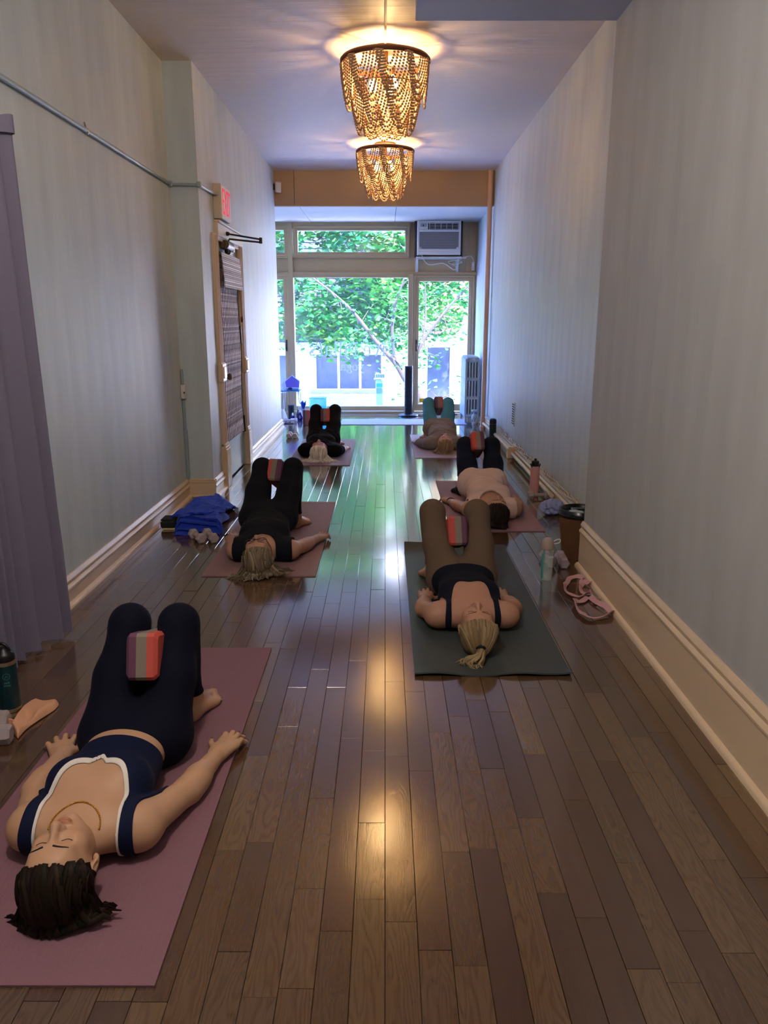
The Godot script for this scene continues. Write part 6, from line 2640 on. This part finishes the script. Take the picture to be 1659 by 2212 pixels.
func car() -> void:
	var o := thing("parked_car", "white parked car at the kerb outside, low in the window", "car", Vector3(-2.7, -1.5, -15.6))
	var paint := mat(rgb(240, 242, 246), 0.3)
	paint.clearcoat_enabled = true
	var prof := PackedVector2Array([Vector2(-2.1, 0.35), Vector2(-2.15, 0.75), Vector2(-2.0, 0.95), Vector2(-1.45, 1.02), Vector2(-1.0, 1.4), Vector2(-0.4, 1.48), Vector2(0.4, 1.46), Vector2(1.05, 1.05), Vector2(1.8, 0.95), Vector2(2.12, 0.78), Vector2(2.15, 0.4), Vector2(1.9, 0.3), Vector2(-1.9, 0.28)])
	var b := MB.new()
	b.prism(prof, -0.82, 0.82)
	part(o, "body", b, paint, 35)
	var gl := mat(rgb(70, 84, 100), 0.1)
	b = MB.new()
	b.prism(PackedVector2Array([Vector2(-1.25, 1.03), Vector2(-0.93, 1.35), Vector2(-0.35, 1.41), Vector2(-0.05, 1.41), Vector2(-0.05, 1.03)]), 0.815, 0.83)
	b.prism(PackedVector2Array([Vector2(0.02, 1.03), Vector2(0.02, 1.41), Vector2(0.36, 1.39), Vector2(0.88, 1.05)]), 0.815, 0.83)
	part(o, "side_window", b, gl)
	for sx in [-1.35, 1.4]:
		b = MB.new()
		b.xf = Transform3D(Basis(Vector3.RIGHT, PI / 2), Vector3(sx, 0.32, 0.62))
		b.lathe([Vector2(0, 0), Vector2(0.3, 0.0), Vector2(0.32, 0.03), Vector2(0.32, 0.19), Vector2(0.3, 0.22), Vector2(0.2, 0.22), Vector2(0, 0.2)], 28)
		part(o, "wheel", b, M.blackmatte)
	b = MB.new()
	b.box(Vector3(0.72, 1.06, 0.93), Vector3(0.12, 0.12, 0.2), 0.04)
	part(o, "mirror", b, mat(rgb(60, 90, 130), 0.3))
	b = MB.new()
	b.box(Vector3(-0.25, 0.92, 0.835), Vector3(0.2, 0.03, 0.02), 0.008)
	b.box(Vector3(0.75, 0.92, 0.835), Vector3(0.2, 0.03, 0.02), 0.008)
	part(o, "door_handle", b, M.chrome)
	b = MB.new()
	b.box(Vector3(2.1, 0.68, 0.6), Vector3(0.1, 0.14, 0.4), 0.04)
	part(o, "headlamp", b, mat(rgb(210, 220, 230), 0.1))

func meter() -> void:
	var o := thing("parking_meter", "blue street pay machine with a small solar panel on top outside the window", "pay machine", Vector3(-0.105, -1.38, -14.2))
	var b := MB.new()
	b.box(Vector3(0, 0.85, 0), Vector3(0.135, 1.7, 0.16), 0.015)
	part(o, "column", b, mat(rgb(150, 196, 226), 0.5))
	b = MB.new()
	b.box(Vector3(0, 1.62, 0.082), Vector3(0.12, 0.07, 0.012), 0.003)
	part(o, "header", b, mat(rgb(30, 150, 200), 0.4))
	b = MB.new()
	b.box(Vector3(0, 1.52, 0.082), Vector3(0.12, 0.1, 0.012), 0.003)
	part(o, "screen", b, mat(rgb(96, 140, 190), 0.3))
	b = MB.new()
	b.box(Vector3(0, 1.73, 0), Vector3(0.2, 0.012, 0.2), 0.004)
	b.box(Vector3(0.01, 1.78, 0.0), Vector3(0.18, 0.085, 0.02), 0.004)
	part(o, "panel_frame", b, mat(rgb(210, 222, 232), 0.4))
	for k in 5:
		b = MB.new()
		b.box(Vector3(-0.055 + 0.033 * k, 1.78, 0.012), Vector3(0.026, 0.06, 0.006), 0.001)
		part(o, "solar_cell", b, mat(rgb(90, 110, 160), 0.2))

func leaf_mesh() -> ArrayMesh:
	var b := MB.new()
	var o := [Vector2(0, 0), Vector2(0.3, 0.12), Vector2(0.5, 0.05), Vector2(0.42, 0.36), Vector2(0.55, 0.55), Vector2(0.25, 0.6), Vector2(0.0, 1.0), Vector2(-0.25, 0.6), Vector2(-0.55, 0.55), Vector2(-0.42, 0.36), Vector2(-0.5, 0.05), Vector2(-0.3, 0.12)]
	var c := Vector3(0, 0.4, 0.04)
	for k in o.size():
		var a: Vector2 = o[k]
		var d: Vector2 = o[(k + 1) % o.size()]
		b.tri(c, Vector3(a.x, a.y, -0.10 * absf(a.x) - 0.12 * a.y * a.y), Vector3(d.x, d.y, -0.10 * absf(d.x) - 0.12 * d.y * d.y))
	return b.mesh(80)

func foliage(o: Node3D, clusters: Array, size: float, m: Material, lm: Mesh, sd: int, tints: Array) -> void:
	# clusters: [centre, radius, how many]
	var r := RandomNumberGenerator.new()
	r.seed = sd
	var n := 0
	for c in clusters:
		n += c[2]
	var mm := MultiMesh.new()
	mm.transform_format = MultiMesh.TRANSFORM_3D
	mm.use_colors = true
	mm.mesh = lm
	mm.instance_count = n
	var i := 0
	for c in clusters:
		var base: Color = tints[r.randi() % tints.size()]
		for k in c[2]:
			var q: Vector3 = Vector3(r.randfn(0, 0.5), r.randfn(0, 0.38), r.randfn(0, 0.5)) * c[1]
			var s := size * r.randf_range(0.7, 1.25)
			var bs := Basis(Vector3.UP, r.randf() * TAU) * Basis(Vector3.RIGHT, r.randf_range(-1.9, -0.5)) * Basis(Vector3.UP, r.randf_range(-0.6, 0.6))
			mm.set_instance_transform(i, Transform3D(bs.scaled(Vector3(s, s, s)), c[0] + q))
			var g := r.randf_range(0.75, 1.2)
			mm.set_instance_color(i, Color(base.r * g, base.g * g, base.b * g))
			i += 1
	var mi := MultiMeshInstance3D.new()
	mi.name = free_name(o, "foliage")
	mi.multimesh = mm
	mi.material_override = m
	o.add_child(mi, true)
	mi.set_meta("kind", "stuff")

func limb(b: MB, pts: Array, r0: float, r1: float) -> Array:
	var sp := spline(pts, 6)
	var rr := []
	for k in sp.size():
		rr.append(lerpf(r0, r1, float(k) / (sp.size() - 1)))
	b.tube(sp, rr, 8)
	return sp

func trees() -> void:
	var lm := leaf_mesh()
	var bark := mat(rgb(58, 52, 50), 0.9)
	var green := mat(Color(1, 1, 1), 0.6, 0.0, 0.12)
	green.vertex_color_use_as_albedo = true
	green.backlight_enabled = true
	green.backlight = Color(0.35, 0.6, 0.15)
	var tints := [Color(0.022, 0.15, 0.03), Color(0.042, 0.21, 0.035), Color(0.016, 0.115, 0.035), Color(0.08, 0.235, 0.035)]
	var r := RandomNumberGenerator.new()
	r.seed = 12
	# young tree in front of the right half of the window
	var o := thing("street_tree", "slender tree with forking grey branches in front of the right glass door", "tree", Vector3(0.8, -1.4, -17.0))
	var b := MB.new()
	var limbs := []
	limb(b, [Vector3(0.05, 0, 0), Vector3(0.02, 0.7, 0), Vector3(-0.05, 1.2, 0), Vector3(-0.2, 1.48, 0)], 0.11, 0.075)
	limbs.append(limb(b, [Vector3(-0.1, 1.3, 0), Vector3(-0.34, 1.5, 0), Vector3(-0.58, 1.88, 0.05), Vector3(-0.97, 2.31, 0.1), Vector3(-1.49, 2.96, 0.1), Vector3(-2.05, 3.45, 0.2), Vector3(-2.7, 3.9, 0.2)], 0.075, 0.012))
	limbs.append(limb(b, [Vector3(-0.2, 1.48, 0), Vector3(-0.15, 1.9, 0), Vector3(-0.04, 2.25, 0), Vector3(0.35, 2.8, 0), Vector3(0.95, 3.48, 0), Vector3(1.5, 4.0, 0)], 0.06, 0.012))
	limbs.append(limb(b, [Vector3(-0.58, 1.88, 0), Vector3(-0.65, 2.5, 0.1), Vector3(-0.59, 3.1, 0.15), Vector3(-0.41, 3.64, 0.2), Vector3(-0.3, 4.4, 0.2)], 0.04, 0.01))
	limbs.append(limb(b, [Vector3(0.0, 2.2, 0), Vector3(0.07, 2.9, -0.1), Vector3(0.05, 3.6, -0.1)], 0.03, 0.008))
	limbs.append(limb(b, [Vector3(-0.03, 0.95, 0), Vector3(0.35, 0.75, 0.1), Vector3(0.8, 0.68, 0.1), Vector3(0.95, 0.3, 0.1)], 0.03, 0.006))
	limbs.append(limb(b, [Vector3(0.0, 1.1, 0), Vector3(0.45, 1.15, 0.1), Vector3(1.0, 1.4, 0.2)], 0.022, 0.006))
	var cl := []
	for l in limbs:
		for k in range(2, l.size()):
			if r.randf() < 0.75:
				var e: Vector3 = l[k] + Vector3(r.randfn(0, 0.22), r.randfn(-0.05, 0.22), r.randfn(0, 0.22))
				b.tube([l[k], l[k].lerp(e, 0.5) + Vector3(0, 0.04, 0), e], [0.012, 0.008, 0.004], 5)
				cl.append([e, 0.26, 9])
	part(o, "trunk", b, bark, 80)
	foliage(o, cl, 0.10, green, lm, 40, [Color(0.045, 0.17, 0.035), Color(0.085, 0.20, 0.045), Color(0.04, 0.14, 0.04)])
	# dense maples behind it
	var specs := [[Vector3(-2.55, -1.4, -20.2), "leafy green maple filling the left half of the shop window", 110, 2.0, 1.75, 5.2, 1.05], [Vector3(0.72, -1.4, -21.6), "lighter green maple behind the slender tree", 90, 2.0, 2.2, 5.2, 0.0], [Vector3(-5.2, -1.4, -20.5), "green maple seen through the left glass door and transom", 60, 1.8, 1.5, 5.2, 0.0]]
	for q in specs.size():
		var s: Array = specs[q]
		o = thing("maple_tree", s[1], "tree", s[0])
		b = MB.new()
		limb(b, [Vector3(0, 0, -0.6), Vector3(0.05, 1.5, -0.6), Vector3(-0.05, 3.0, -0.4), Vector3(0.1, 4.6, -0.3)], 0.13, 0.05)
		var c2 := []
		for k in s[2]:
			var a := r.randf() * TAU
			var y := r.randf_range(s[4] + 0.5, s[5] + 1.3)
			var ww: float = s[3] * sqrt(r.randf()) * (0.75 + 0.4 * sin((y - s[4]) / (s[5] - s[4] + 0.8) * PI))
			var e := Vector3(cos(a) * ww + s[6], y, sin(a) * ww * 0.7)
			b.tube([e + Vector3(0.12 * cos(a * 3.0), -0.35, -0.2), e + Vector3(0.05, -0.15, -0.08), e], [0.012, 0.009, 0.005], 5)
			c2.append([e, 0.55, 60])
			# drooping tips
			if y < s[4] + 1.4:
				c2.append([e + Vector3(r.randf_range(-0.2, 0.2), -0.4, 0.1), 0.32, 16])
		part(o, "trunk", b, bark, 80)
		foliage(o, c2, 0.15, green, lm, 50 + q, tints)
